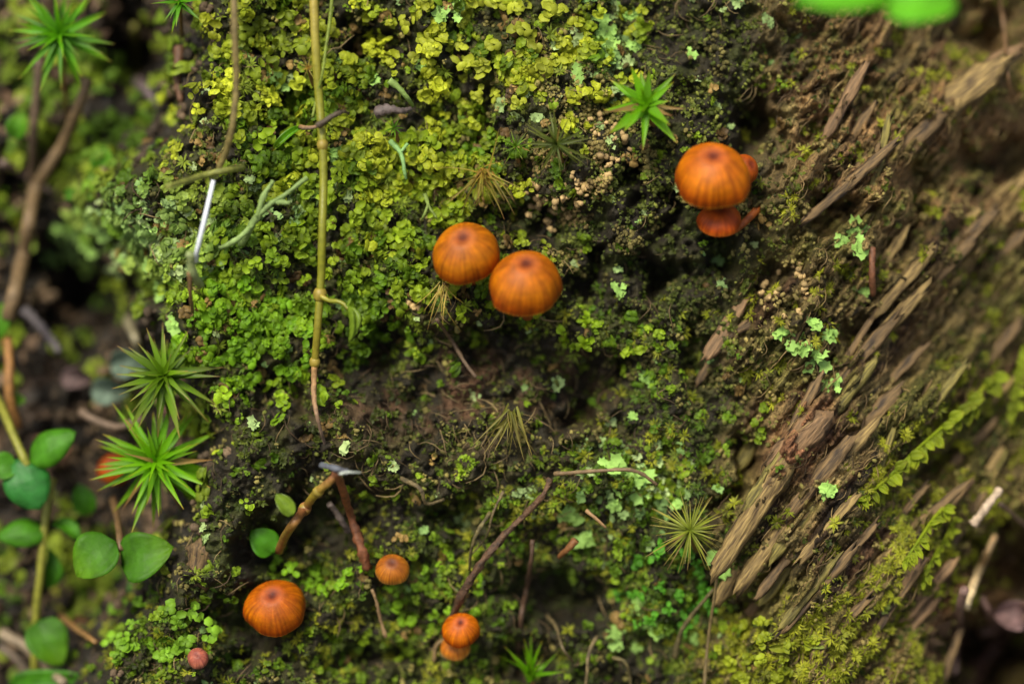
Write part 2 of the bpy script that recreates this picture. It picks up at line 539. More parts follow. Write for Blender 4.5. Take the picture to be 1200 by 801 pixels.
def p_leafy(seed, nl=12, ln=0.9, wd_=0.22, up=0.5):
    rr = random.Random(seed); ps = []
    for i in range(nl):
        a = i * 2.4 + rr.uniform(-0.3, 0.3); e = rr.uniform(0.0, up * 2)
        L = ln * rr.uniform(0.6, 1.1); w = wd_ * rr.uniform(0.7, 1.2)
        d = np.array((math.cos(a) * math.cos(e), math.sin(a) * math.cos(e), math.sin(e)))
        sd_ = np.array((-math.sin(a), math.cos(a), 0))
        droop = np.array((0, 0, -0.18 * L))
        v = np.array([d * 0.02, d * L * 0.45 + sd_ * w, d * L * 0.5 + np.array((0, 0, 0.05)), d * L * 0.45 - sd_ * w, d * L + droop])
        ps.append((v, [(0, 1, 2), (0, 2, 3), (1, 4, 2), (2, 4, 3)], rr.uniform(0.7, 1.3)))
    return merge(ps)

ICO_T = (1 + 5 ** 0.5) / 2
ICO_V = np.array([(-1, ICO_T, 0), (1, ICO_T, 0), (-1, -ICO_T, 0), (1, -ICO_T, 0), (0, -1, ICO_T), (0, 1, ICO_T), (0, -1, -ICO_T),
                  (0, 1, -ICO_T), (ICO_T, 0, -1), (ICO_T, 0, 1), (-ICO_T, 0, -1), (-ICO_T, 0, 1)]) / 1.902
ICO_F = [(0, 11, 5), (0, 5, 1), (0, 1, 7), (0, 7, 10), (0, 10, 11), (1, 5, 9), (5, 11, 4), (11, 10, 2), (10, 7, 6), (7, 1, 8),
         (3, 9, 4), (3, 4, 2), (3, 2, 6), (3, 6, 8), (3, 8, 9), (4, 9, 5), (2, 4, 11), (6, 2, 10), (8, 6, 7), (9, 8, 1)]
def p_granule(seed):
    r_ = np.random.default_rng(seed)
    v = ICO_V * (1 + r_.uniform(-0.3, 0.3, (12, 1))) * r_.uniform(0.7, 1.2, (1, 3))
    return v * 0.6, np.array(ICO_F), r_.uniform(0.8, 1.2, 12)

def p_granules(seed, n=4):
    rr = random.Random(seed); ps = []
    for i in range(n):
        v, f, c = p_granule(seed * 31 + i)
        ps.append((v * rr.uniform(0.4, 0.8) + np.array((rr.uniform(-.6, .6), rr.uniform(-.6, .6), rr.uniform(-.1, .3))), f, rr.uniform(0.7, 1.25)))
    return merge(ps)

def p_fibre(seed, bend=0.5):
    rr = random.Random(seed)
    v = []; f = []; n = 5
    b1, b2 = rr.uniform(-bend, bend), rr.uniform(-bend, bend); z0 = rr.uniform(0.05, 0.3)
    for i in range(n):
        t = i / (n - 1)
        c = np.array((t - 0.5, b1 * (t - 0.5) ** 2 + 0.3 * b2 * math.sin(5 * t), z0 * math.sin(math.pi * t)))
        r = 0.028 * (1 - 0.6 * abs(2 * t - 1) ** 2)
        for k_ in range(3):
            a = 2.1 * k_
            v.append(c + np.array((0, r * math.cos(a), r * math.sin(a))))
    for i in range(n - 1):
        for k_ in range(3):
            a, b, c, d = i * 3 + k_, i * 3 + (k_ + 1) % 3, i * 3 + 3 + (k_ + 1) % 3, i * 3 + 3 + k_
            f += [(a, b, c), (a, c, d)]
    return np.array(v), np.array(f), np.ones(len(v))

def p_lichen(seed, nl=4):
    """flat frilled squamules"""
    rr = random.Random(seed); ps = []
    for i in range(nl):
        n = 14; v = [(0, 0, 0)]; f = []
        ph = rr.uniform(0, 6); nl_ = rr.choice((4, 5, 6))
        for ring in (0.55, 1.0):
            for j in range(n):
                a = 2 * math.pi * j / n
                k_ = ring * (1 + (0.26 * math.cos(nl_ * a + ph) + rr.uniform(-0.12, 0.12)) * ring)
                v.append((k_ * math.cos(a), k_ * math.sin(a), 0.22 * ring * math.sin(2 * a + ph) + 0.12 * ring))
        for j in range(n):
            q = (j + 1) % n
            f += [(0, 1 + j, 1 + q), (1 + j, 1 + n + j, 1 + n + q), (1 + j, 1 + n + q, 1 + q)]
        v = np.array(v) * rr.uniform(0.36, 0.6) @ rot_np(rr.uniform(-.5, .5), rr.uniform(-.5, .5), rr.uniform(0, 6)).T
        a = rr.uniform(0, 6.28); d = rr.uniform(0.3, 0.75) if i else 0
        ps.append((v + np.array((d * math.cos(a), d * math.sin(a), 0.2 + rr.uniform(-.1, .1))), f, rr.uniform(0.85, 1.15)))
    return merge(ps)

def scatter(name, protos, n, weight, size, colour, mat, label, cat=None, tilt=0.4, toward=(0, 0.2, 0.6), along=None, lift=0.0, jit=0.25):
    """merged ground cover: weight over the bank grid, colour(x,y,rng)->rgb"""
    area = np.gradient(US)[None, :] * np.gradient(VS)[:, None]
    inside = (U > -0.135) & (U < 0.118) & (np.abs(V) < 0.08)
    w = (np.clip(weight, 0, None) * area * inside).ravel()
    w /= w.sum()
    ii = rng.choice(w.size, n, p=w)
    P = GP[ii] + np.stack([rng.uniform(-1, 1, n) * STEP, rng.uniform(-1, 1, n) * STEP, np.zeros(n)], -1)
    xs, ys = GX.ravel()[ii], GY.ravel()[ii]
    N = GN[ii] + np.array(toward)[None, :] + rng.normal(0, tilt, (n, 3))
    N /= np.linalg.norm(N, axis=1, keepdims=True)
    if along is None:
        T = rng.normal(0, 1, (n, 3))
    else:
        a = along(xs, ys) + rng.normal(0, jit, n)
        T = np.stack([np.cos(a), np.sin(a), rng.normal(0, 0.15, n)], -1)
        N = GN[ii] + rng.normal(0, 0.2, (n, 3))
    T -= N * (T * N).sum(1, keepdims=True) / (N * N).sum(1, keepdims=True)
    T /= np.linalg.norm(T, axis=1, keepdims=True) + 1e-9
    N = N - 0
    N /= np.linalg.norm(N, axis=1, keepdims=True)
    Bn = np.cross(N, T)
    M = np.stack([T, Bn, N], -1)
    sz = (size[0] + (size[1] - size[0]) * rng.random(n) ** 1.6) * S
    P = P + N * (lift * sz * rng.random(n))[:, None]
    C = colour(xs, ys)
    which = rng.integers(0, len(protos), n)
    VV = []; FF = []; CC = []; s = 0
    for k_, (v, f, sh) in enumerate(protos):
        m = which == k_
        c = int(m.sum())
        if not c: continue
        vv = np.einsum('nij,mj->nmi', M[m] * sz[m][:, None, None], v) + P[m][:, None, :]
        VV.append(vv.reshape(-1, 3))
        ff = np.asarray(f)[None] + (np.arange(c) * len(v))[:, None, None] + s
        FF.append(ff.reshape(-1, 3))
        CC.append((C[m][:, None, :] * np.asarray(sh)[None, :, None]).reshape(-1, 3))
        s += c * len(v)
    me = mesh_np(name, np.concatenate(VV), np.concatenate(FF), mat, np.clip(np.concatenate(CC), 0.003, 0.85))
    return top(name, me, (0, 0, 0), label, cat, kind='stuff')

def two_tone(c0, c1, extra=None, bright=0.3):
    c0, c1 = np.array(c0), np.array(c1)
    def fn(x, y):
        t = np.clip(rng.normal(0.5, 0.28, len(x)) + 1.1 * fbm(x / 55, y / 55, 3, 201), 0, 1)[:, None]
        c = c0 * (1 - t) + c1 * t
        if extra is not None:
            for wfun, ce in extra:
                w = np.clip(wfun(x, y), 0, 1)[:, None]
                c = c * (1 - w) + np.array(ce) * w * (0.7 + 0.6 * t)
        return c * (1 + rng.uniform(-bright, bright, (len(x), 1)))
    return fn

m_moss = mat_vcol('translucent_moss_leaf', rough=0.55, transl=0.18, vary=(0.65, 1.25), vscale=2200, spec=0.22)
m_crumb = mat_vcol('crumbly_soil', rough=0.85, vary=(0.6, 1.3), vscale=3000, spec=0.25)
m_lich = mat_vcol('matte_lichen', rough=0.7, transl=0.12, vary=(0.8, 1.15), vscale=2500, spec=0.35)
m_fib = mat_vcol('plant_fibre', rough=0.65, transl=0.05, vary=(0.7, 1.2), vscale=1500, spec=0.35)

CUPS = [p_cup_clump(300 + i, 5 + i % 5) for i in range(10)]
GRAIN1 = [p_granule(550 + i) for i in range(6)]
LEAFY = [p_leafy(400 + i, 9) for i in range(6)]
LEAFY_LONG = [p_leafy(450 + i, 14, 1.0, 0.1, 0.35) for i in range(5)]
GRANS = [p_granules(500 + i, 3 + i % 3) for i in range(6)]
FIBS = [p_fibre(600 + i) for i in range(8)]
LICH = [p_lichen(700 + i, 3 + i % 3) for i in range(8)]

def gaps(scale, seed, lo=-0.1, hi=0.25):
    return sstep(lo, hi, fbm(X / scale, Y / scale, 3, seed))

upper = np.clip(blob(X, Y, 420, 240, 200, 190, 0, 2) + blob(X, Y, 330, 60, 90, 110, 0, 1.5) + 0.8 * blob(X, Y, 600, 50, 110, 70, 0, 1.5)
                + blob(X, Y, 270, 400, 70, 70) + 0.8 * blob(X, Y, 180, 280, 90, 60) + 0.6 * blob(X, Y, 660, 60, 60, 60), 0, 1)
upper = upper * (1 - blob(X, Y, 510, 470, 150, 90, 0, 2)) * (1 - 0.7 * blob(X, Y, 535, 90, 36, 70, -15))
lower = np.clip(blob(X, Y, 370, 675, 70, 30) + blob(X, Y, 500, 695, 70, 60) + blob(X, Y, 170, 740, 90, 60) + 0.7 * blob(X, Y, 560, 620, 120, 50)
                + blob(X, Y, 780, 690, 60, 60) + blob(X, Y, 730, 590, 90, 60) + 0.8 * blob(X, Y, 420, 780, 200, 40)
                + 0.7 * blob(X, Y, 680, 390, 40, 20) + 0.5 * blob(X, Y, 755, 400, 60, 40) + 0.6 * blob(X, Y, 790, 520, 70, 60), 0, 1)
ymoss = np.clip(blob(X, Y, 900, 760, 90, 50, -20, 1.5) + blob(X, Y, 1085, 630, 50, 50) + 0.6 * blob(X, Y, 1000, 760, 70, 50), 0, 1)
pitm = 1 - pit_mask(X, Y)
central = (1 - wm) * (1 - leftm) * np.maximum(pitm, 0.45 * blob(X, Y, 540, 430, 190, 70, 0, 2))
wmp = wm * pitm
bare = np.clip(blob(X, Y, 950, 560, 70, 150, 38, 1.5) + blob(X, Y, 1040, 400, 50, 120, 42, 1.5), 0, 1)   # wood showing its grain
wmg = wmp * (1 - 0.85 * bare) * (1 - 0.55 * blob(X, Y, 1060, 150, 150, 140, 0, 1.5))
dry = np.clip(blob(X, Y, 750, 270, 150, 260, 0, 2), 0, 1)           # the crusty drier strip between the pair and the wood
recess = blob(X, Y, 560, 460, 200, 75, 0, 2)

scatter('dark_moss', LEAFY, 11200, central * (0.12 + 0.9 * gaps(26, 311)) + 0.35 * wmg * gaps(46, 312), (4, 9),
        two_tone(lin(54, 62, 20), lin(92, 102, 32), [(lambda x, y: 0.8 * blob(x, y, 790, 640, 80, 110), lin(72, 108, 28)), (lambda x, y: 0.6 * sstep(480, 600, y), lin(66, 80, 28)), (lambda x, y: 0.7 * blob(x, y, 750, 270, 150, 260, 0, 2), lin(88, 98, 40))]), m_moss,
        'low dark green moss felt covering the bank between the mushrooms', 'moss')
scatter('leafy_moss', CUPS, 2500, upper * pitm * (0.01 + gaps(22, 321, 0.05, 0.2)), (5, 17),
        two_tone(lin(82, 112, 18), lin(170, 178, 42), [(lambda x, y: blob(x, y, 280, 400, 110, 120), lin(108, 150, 22)),
                 (lambda x, y: blob(x, y, 170, 270, 80, 50), lin(128, 158, 84)), (lambda x, y: blob(x, y, 420, 380, 200, 60) * 0.7, lin(96, 132, 20))]), m_moss,
        'yellow-green cupped leafy moss carpet on the upper bank around the vine', 'moss', lift=0.9)
scatter('green_moss', CUPS, 1150, lower * pitm * (0.03 + gaps(24, 331, 0.0, 0.25)) + 0.04 * central, (5, 12),
        two_tone(lin(78, 108, 20), lin(124, 150, 32)), m_moss,
        'small bright green leafy moss scattered over the lower bank', 'moss')
scatter('olive_moss', LEAFY_LONG, 2400, ymoss * (0.2 + gaps(24, 341)) + 0.14 * wmg * gaps(40, 342) + 0.1 * lower + 0.25 * blob(X, Y, 1090, 510, 90, 26, -42), (8, 15),
        two_tone(lin(112, 120, 24), lin(150, 152, 40)), m_moss,
        'yellowish feathery moss growing on the rotten wood', 'moss')
scatter('dead_moss', CUPS, 330, upper * pitm * gaps(40, 345, 0.0, 0.3) + 0.25 * central * gaps(36, 346, 0.1, 0.3), (6, 15),
        two_tone(lin(92, 72, 40), lin(160, 132, 74)), m_moss,
        'withered tan and brown moss mixed into the green moss', 'moss')
scatter('pin_moss', LEAFY_LONG, 1200, upper * pitm * gaps(30, 347) + 0.5 * lower * gaps(30, 348), (7, 15),
        two_tone(lin(72, 98, 22), lin(124, 140, 40)), m_moss,
        'fine pointed green moss shoots among the cupped moss', 'moss')
scatter('soil_crumbs', GRANS, 4300, central * (0.2 + 0.9 * blob(X, Y, 680, 220, 130, 130) + 0.8 * dry) * gaps(28, 351, 0.0, 0.3) + 0.3 * wmg * gaps(22, 352, 0.0, 0.3), (4, 10),
        two_tone(lin(70, 68, 34), lin(138, 128, 70), [(lambda x, y: 0.8 * blob(x, y, 660, 220, 70, 60), lin(160, 136, 84)), (lambda x, y: wood_mask(x, y) * 0.5, lin(134, 116, 70))]), m_crumb,
        'tan and brown soil crumbs and dead moss grains on the bank', 'soil')
scatter('moss_grains', GRAIN1, 11800, central * (0.25 + 1.2 * dry + 0.3 * lower) * (0.1 + gaps(20, 355)) + 0.6 * wmg * gaps(30, 356), (2.4, 6.5),
        two_tone(lin(62, 72, 26), lin(118, 124, 52), [(lambda x, y: wood_mask(x, y) * 0.7, lin(128, 116, 64))]), m_crumb,
        'fine olive grains of dried moss crusting the bank beside the wood', 'moss')
scatter('wood_fibres', FIBS, 4400, wmp * (0.1 + gaps(30, 361) + 0.6 * blob(X, Y, 1060, 150, 180, 170)), (9, 30),
        two_tone(lin(84, 66, 42), lin(164, 138, 88)), m_fib,
        'fine brown fibres lying along the grain of the rotten wood', 'fibres', along=lambda x, y: np.full(len(x), GA), jit=0.25, lift=0.0)
scatter('root_hairs', FIBS, 2400, central * gaps(60, 371) + 1.3 * blob(X, Y, 560, 460, 190, 75) + 0.8 * blob(X, Y, 700, 760, 160, 60) + 0.4 * leftm, (12, 38),
        two_tone(lin(78, 62, 42), lin(146, 126, 84)), m_fib,
        'thin brown root hairs and dry moss stalks tangled over the bank', 'roots', along=lambda x, y: np.full(len(x), -1.4), jit=0.9, lift=0.0)
scatter('lichen_crust', LICH, 620, (blob(X, Y, 170, 285, 90, 50, 0, 1.5) + 0.7 * blob(X, Y, 710, 55, 34, 50) + 0.4 * blob(X, Y, 745, 570, 60, 50) + 0.015 * central + 0.2 * blob(X, Y, 330, 240, 60, 60)
        + 0.5 * blob(X, Y, 110, 270, 40, 26)) * pitm, (5, 12),
        two_tone(lin(122, 156, 84), lin(172, 192, 124)), m_lich,
        'pale grey-green frilled lichen crust at the rim of the dark hollow', 'lichen')
scatter('hollow_moss', CUPS, 950, leftm * gaps(40, 381, 0.0, 0.3) * pitm + 0.8 * leftm * blob(X, Y, 120, 210, 110, 60) + 0.6 * leftm * blob(X, Y, 60, 110, 90, 70), (9, 24),
        two_tone(lin(78, 108, 20), lin(136, 152, 44), [(lambda x, y: 0.7 * blob(x, y, 110, 275, 70, 30), lin(120, 160, 100))]), m_moss,
        'scattered blurred green moss inside the hollow on the left of the vine', 'moss')
LITTER = [p_leafy(480 + i, 2, 1.0, 0.32, 0.25) for i in range(6)]
scatter('leaf_litter', LITTER, 380, leftm ** 4 * pitm * (1 - blob(X, Y, 200, 110, 60, 120, 0, 2)) + 0.5 * blob(X, Y, 1150, 720, 80, 90), (16, 44),
        two_tone(lin(70, 52, 36), lin(134, 112, 88)), m_crumb,
        'fallen brown leaf fragments littering the hollow and the reddish corner', 'litter', tilt=0.6)
scatter('hollow_litter', GRANS, 1150, leftm * pitm, (8, 22),
        two_tone(lin(50, 43, 34), lin(112, 94, 72)), m_crumb,
        'dark crumbled leaf litter lying in the hollow beside the leafy plants', 'litter')

# ------------------------------------------------------------------ mushrooms
m_cap = mat_vcol('orange_cap_skin', rough=0.5, vary=(0.7, 1.15), vscale=700, spec=0.28, bump=0.00008, scale=4000, sss=0.15)
m_gill = mat_flat('pale_orange_gills', lin(190, 120, 52), rough=0.7, transl=0.2, rand=0)
m_stipe = mat_ramp('orange_brown_stem', [(0, lin(120, 58, 24)), (1, lin(178, 96, 36))], rough=0.5, transl=0.1, bump=0.0001, scale=2500, rand=0)

def cap_mesh(Rr, Hh, seed, ramp, nst=34, scal=0.035):
    rr = np.random.default_rng(seed)
    NA, NR = 132, 28
    v = []; c = []
    ph = rr.uniform(0, 6.28, 8)
    strk = rr.normal(0, 1, NA); strk = (strk + np.roll(strk, 1)) / 1.4; strk2 = np.roll(strk, 37)
    tint = np.array((1, 1, 1)) * rr.uniform(0.86, 1.08) * np.array((1, rr.uniform(0.88, 1.1), 1))
    ridg = rr.uniform(0.1, 1.3, nst); jit = rr.uniform(0, 6.28, 3)
    for i in range(NR):
        t = i / (NR - 1)
        th = t * R(98)
        prof_r = math.sin(min(th, math.pi / 2)) ** 0.88 if th < math.pi / 2 else 1 - 0.01 * (th - math.pi / 2)
        prof_z = math.cos(th) if th < math.pi / 2 else math.cos(th) * 0.75
        dip = -0.05 * math.exp(-(t / 0.10) ** 2) + 0.02 * math.exp(-((t - 0.2) / 0.08) ** 2)
        for j in range(NA):
            a = 2 * math.pi * j / NA
            s = (a / (2 * math.pi) * nst + 0.5 * math.sin(3 * a + jit[0]) + 0.35 * math.sin(7 * a + jit[1])) % nst
            # unequal radial pleats that deepen towards the rim
            kk = ridg[int(s) % nst] * (1 - (s % 1)) + ridg[(int(s) + 1) % nst] * (s % 1)
            pl = math.cos(s * 2 * math.pi) * kk
            amp = max(0, t - 0.35) ** 1.5 * 0.02
            lob = scal * max(0, t - 0.5) * 2 * (math.sin(3 * a + ph[0]) + 0.7 * math.sin(5 * a + ph[1]) + 0.4 * math.sin(8 * a + ph[2]))
            wob = 0.03 * math.sin(2 * a + ph[3]) + 0.018 * math.sin(3 * a + ph[4] + 2 * t) * t
            r_ = Rr * prof_r * (1 + amp * pl + 0.5 * lob + wob)
            z = Hh * (prof_z + dip) + Rr * lob * 0.8 * max(0, t - 0.6)
            v.append((r_ * math.cos(a), r_ * math.sin(a), z))
            base = np.array([np.interp(t, [q[0] for q in ramp], [q[1][m] for q in ramp]) for m in range(3)])
            st = 1 - 0.22 * max(0, -pl) * float(sstep(0.25, 0.6, t)) + 0.10 * max(0, pl) * float(sstep(0.3, 0.7, t))
            st *= 1 + 0.19 * (strk[j] * (1 - t) + strk2[j] * t) * float(sstep(0.12, 0.4, t))
            st *= 1 + 0.14 * math.sin(2 * a + 3 * t + ph[5]) * math.sin(5 * t + ph[6])
            c.append(base * np.array((st, st ** 1.35, st)) * tint)
    f = []
    for i in range(NR - 1):
        for j in range(NA):
            q = (j + 1) % NA
            f.append((i * NA + j, (i + 1) * NA + j, (i + 1) * NA + q, i * NA + q))
    f.append(tuple(range(NA)))
    return v, f, np.array(c)

def gill_mesh(Rr, Hh):
    n = 44; v = []; f = []
    for j in range(2 * n):
        a = math.pi * j / n; z = 0.12 if j % 2 else 0.34
        for r_, zz in ((0.14, 0.45), (0.55, z + 0.12), (0.93, z * 0.3 - 0.12)):
            v.append((Rr * r_ * math.cos(a), Rr * r_ * math.sin(a), Hh * zz))
    for j in range(2 * n):
        q = (j + 1) % (2 * n)
        for k_ in range(2):
            f.append((j * 3 + k_, j * 3 + k_ + 1, q * 3 + k_ + 1, q * 3 + k_))
    return v, f

RAMP_O = [(0, lin(92, 38, 18)), (0.035, lin(104, 44, 20)), (0.075, lin(150, 72, 28)), (0.14, lin(176, 92, 32)), (0.28, lin(184, 98, 6)), (0.6, lin(190, 106, 0)), (0.84, lin(166, 76, 0)), (0.96, lin(144, 60, 1)), (0.99, lin(214, 136, 34)), (1, lin(214, 136, 34))]
RAMP_P = [(0, lin(100, 46, 24)), (0.1, lin(124, 64, 28)), (0.3, lin(180, 104, 28)), (0.7, lin(188, 112, 30)), (1, lin(200, 140, 60))]
RAMP_R = [(0, lin(120, 46, 18)), (0.1, lin(140, 58, 18)), (0.3, lin(176, 80, 12)), (0.8, lin(168, 72, 6)), (1, lin(180, 96, 24))]
RAMP_K = [(0, lin(140, 70, 56)), (0.3, lin(176, 96, 76)), (1, lin(180, 106, 84))]

def mushroom(px, py, wpx, dw, label, ramp=RAMP_O, phi=35, lean=0, hk=0.92, foot=(8, 34), seed=1, group='orange mushrooms on the mossy bank', scal=0.035, rs=0.13):
    """px,py: middle of the cap in the photo; wpx: cap width there; dw: mm the cap stands out from the broad relief"""
    rim = on(px, py + wpx * 0.02, dw)
    kk = (D - rim.z) / D
    Rr = wpx * 0.5 * S * kk; Hh = Rr * hk
    ax = Vector((math.sin(R(lean)), math.sin(R(phi)), math.cos(R(phi)))).normalized()
    cen = rim - Vector((0, Hh * math.sin(R(phi)) * 0.10, 0))
    foot_p, _ = hit(px + foot[0], py + foot[1] * wpx / 80, -0.6)
    if foot_p.z > cen.z - 0.002: foot_p.z = cen.z - 0.004
    t = thing('mushroom', foot_p, label, 'mushroom', group)
    v, f, c = cap_mesh(Rr, Hh, seed, ramp, scal=scal)
    fm = Matrix.Translation(cen - foot_p) @ frame(ax, random.uniform(0, 6))
    cp = part('cap', mesh_py('cap', v, f, m_cap, c), t, fm)
    v, f = gill_mesh(Rr, Hh)
    part('gills', mesh_py('gills', v, f, m_gill), cp)
    p1 = cen + ax * Hh * 0.62
    mid = cen - ax * (cen - foot_p).length * 0.4
    v, f = tube([(foot_p, Rr * rs * 1.25), (foot_p.lerp(mid, 0.6), Rr * rs), (mid.lerp(cen, 0.6), Rr * rs * 0.95), (p1, Rr * rs)], foot_p, 10, 5, 0.1, seed)
    part('stem', mesh_py('stem', v, f, m_stipe), t)
    return t

mushroom(546, 296, 79, 12, 'orange mushroom with pinkish umbo, left of the touching pair, straw strands below', seed=3, lean=-5, phi=36, scal=0.06)
mushroom(615, 332, 85, 14, 'scallop-rimmed orange mushroom on the right of the touching pair', seed=5, lean=2, scal=0.085, phi=42, hk=0.98)
mushroom(835, 206, 88, 14, 'glossy orange mushroom overhanging two smaller caps near the green star moss', seed=8, lean=-2, scal=0.08, foot=(4, 20), phi=41)
mushroom(872, 197, 34, 8, 'small orange cap peeping out behind the right edge of the larger mushroom', RAMP_R, seed=9, phi=20, lean=35, foot=(8, 10))
mushroom(843, 257, 52, 9.5, 'dull reddish-orange mushroom tucked directly underneath a larger overhanging cap', RAMP_R, seed=11, phi=48, foot=(48, -22), rs=0.16, hk=0.7)
mushroom(323, 710, 71, 12, 'single dark orange mushroom below the forked twig, beside round green leaves', seed=14, lean=-3, phi=37, scal=0.07)
mushroom(460, 666, 39, 6, 'small pale tan-orange mushroom beside the rough brown twig', RAMP_P, seed=17, phi=34)
mushroom(540, 737, 44, 9, 'small orange mushroom covering the top of a paler cap under the slanting root', seed=19, phi=38, scal=0.05)
mushroom(534, 757, 35, 6, 'pale orange cap half hidden beneath another small mushroom', RAMP_P, seed=21, phi=45)
mushroom(134, 549, 38, 8, 'blurred orange mushroom hidden behind the leaves of the bright star moss', RAMP_R, seed=23, phi=30)
mushroom(232, 770, 25, 6, 'tiny pinkish blurred mushroom button in the moss under the round leaves', RAMP_K, seed=26, phi=30)

# ------------------------------------------------------------------ haircap moss stars
def leaf_blade(rows=7, width=0.075, curve=-0.15, fold=0.5, base_w=0.6, twist=0.0):
    v = []; f = []
    for i in range(rows):
        t = i / (rows - 1)
        w = width * (base_w + (1 - base_w) * min(1, t / 0.22)) * (1 - max(0, (t - 0.15) / 0.85)) ** 0.85
        w = max(w, 0.003)
        z = curve * t * t
        tw = twist * t
        for s in (-1, 0, 1):
            y = s * w; dz = abs(s) * w * fold
            v.append((t, y * math.cos(tw) - dz * math.sin(tw), z + dz * math.cos(tw) + y * math.sin(tw)))
    for i in range(rows - 1):
        for s in range(2):
            a = i * 3 + s
            f.append((a, a + 1, a + 4, a + 3))
    return v, f

def star_moss(px, py, rpx, dw, label, stops, nleaf=36, width=0.075, axis_=(0, 0.25, 1), curves=(-0.25, -0.1, 0.05), lo=-12, hi=66, seed=0, foot=(10, 25),
              cone=None, rough=0.45, stemr=2.6, name='star_moss', group='star-shaped moss shoots', stemcol=None, fold=0.5, lens=(0.75, 1.08)):
    rr = random.Random(seed)
    c = on(px, py, dw)
    rad = rpx * S * (D - c.z) / D
    fp, _ = hit(px + foot[0], py + foot[1], -0.5)
    if fp.z > c.z - 0.002: fp.z = c.z - 0.003
    t = thing(name, fp, label, 'moss', group)
    m = mat_ramp(name + '_leaf', stops, rough=rough, transl=0.25, rand=0.35, vscale=500, spec=0.25)
    mb_ = mat_ramp(name + '_old_leaf', [(0, lin(110, 110, 34)), (0.5, lin(140, 116, 52)), (1, lin(120, 84, 44))], rough=0.6, transl=0.15, rand=0.3)
    old = [mesh_py('leaf', *leaf_blade(7, width * 0.8, cu, fold, twist=rr.uniform(-1, 1)), mb_) for cu in (-0.5, 0.25)]
    meshes = [mesh_py('leaf', *leaf_blade(7, width * rr.uniform(0.85, 1.15), cu, fold, twist=rr.uniform(-.3, .3)), m) for cu in curves for _ in range(2)]
    ax = Vector(axis_).normalized()
    F = frame(ax, rr.uniform(0, 6)).to_3x3()
    o = c - fp
    for i in range(nleaf):
        u = (i + 0.5) / nleaf
        if cone is None:
            az = i * 2.39996 + rr.uniform(-0.25, 0.25)
            el = R(lo + (hi - lo) * u ** 1.7 + rr.uniform(-11, 11))
            L = rad * rr.uniform(*lens) * (1.0 - 0.55 * u ** 2.2)
            d = F @ Vector((math.cos(az) * math.cos(el), math.sin(az) * math.cos(el), math.sin(el)))
            nr = ax
        else:
            cd, spread = cone
            d = (Vector(cd).normalized() + Vector((rr.gauss(0, spread), rr.gauss(0, spread * 0.8), rr.gauss(0, spread * 0.8)))).normalized()
            L = rad * rr.uniform(0.4, 1.15)
            nr = Vector((rr.gauss(0, .5), rr.gauss(0, .5), 1))
            o = c - fp + Vector((rr.gauss(0, .06), rr.gauss(0, .08), rr.gauss(0, .06))) * rad
        M = Matrix.Translation(o + ax * rad * 0.10 * u) @ frame_x(d, nr) @ Matrix.Diagonal((L, L * rr.uniform(0.8, 1.2), L, 1))
        part('leaf', rr.choice(old if rr.random() < 0.05 else meshes), t, M)
    ms = mat_flat('moss_stalk', stemcol or lin(112, 84, 42), rough=0.6, transl=0, rand=0)
    v, f = tube([(fp, stemr * S), (fp.lerp(c, 0.5) + Vector((0, -0.001, 0)), stemr * S), (c + ax * rad * 0.06, stemr * S * 0.8)], fp, 7, 4, 0.15, seed)
    part('stalk', mesh_py('stalk', v, f, ms), t)
    return t

G_BRIGHT = [(0, lin(92, 148, 6)), (0.5, lin(98, 156, 8)), (0.85, lin(112, 150, 20)), (1, lin(150, 120, 40))]
G_DEEP = [(0, lin(62, 124, 6)), (0.6, lin(84, 144, 8)), (0.9, lin(112, 146, 24)), (1, lin(150, 126, 50))]
G_OLIVE = [(0, lin(74, 106, 10)), (0.5, lin(94, 128, 16)), (0.85, lin(112, 124, 46)), (1, lin(150, 116, 60))]
G_BROWN = [(0, lin(150, 112, 40)), (0.4, lin(134, 124, 44)), (0.8, lin(140, 124, 60)), (1, lin(150, 110, 60))]
G_STRAW = [(0, lin(190, 170, 90)), (0.6, lin(188, 162, 78)), (1, lin(150, 118, 54))]
G_DARK = [(0, lin(70, 88, 28)), (1, lin(96, 98, 40))]

star_moss(70, 42, 66, 26, 'deep green star moss on a long brown stalk above the dark hollow', G_DEEP, 46, 0.082, axis_=(0.1, 0.2, 1), seed=31, foot=(10, 110), stemcol=lin(128, 96, 56))
star_moss(211, 4, 36, 22, 'small green star moss high above the hollow, between two thin stalks', G_DEEP, 22, 0.09, axis_=(0, 0.5, 1), seed=32, foot=(0, 40))
star_moss(757, 124, 56, 12, 'bright green star moss with few broad leaves near the glossy overhanging mushroom', G_BRIGHT, 22, 0.115, axis_=(0, 0.2, 1), curves=(-0.05, 0.1), lo=-5, hi=60, seed=33)
star_moss(193, 441, 74, 24, 'dull olive star moss with a straw-coloured leaf, above the brighter star', G_OLIVE, 46, 0.075, axis_=(0.05, 0.3, 1), seed=34, curves=(-0.35, -0.2, 0.0))
star_moss(183, 541, 86, 30, 'large bright green star moss with sharp pointed leaves beside round green leaves', G_BRIGHT, 60, 0.078, axis_=(0.05, 0.1, 1), seed=35, foot=(20, 30), curves=(-0.2, -0.1, 0.05))
star_moss(566, 203, 50, 7, 'drooping brownish green moss tuft just above the touching pair of mushrooms', G_BROWN, 60, 0.026, seed=36, cone=((0, -0.6, 0.5), 0.7), foot=(0, -10), curves=(-0.4, -0.15, 0.15))
star_moss(521, 333, 48, 6, 'straw-yellow hanging moss strands under the left cap of the pair', G_STRAW, 17, 0.02, seed=37, cone=((-0.1, -1, 0.3), 0.36), foot=(8, -14), curves=(-0.5, -0.2, 0.3))
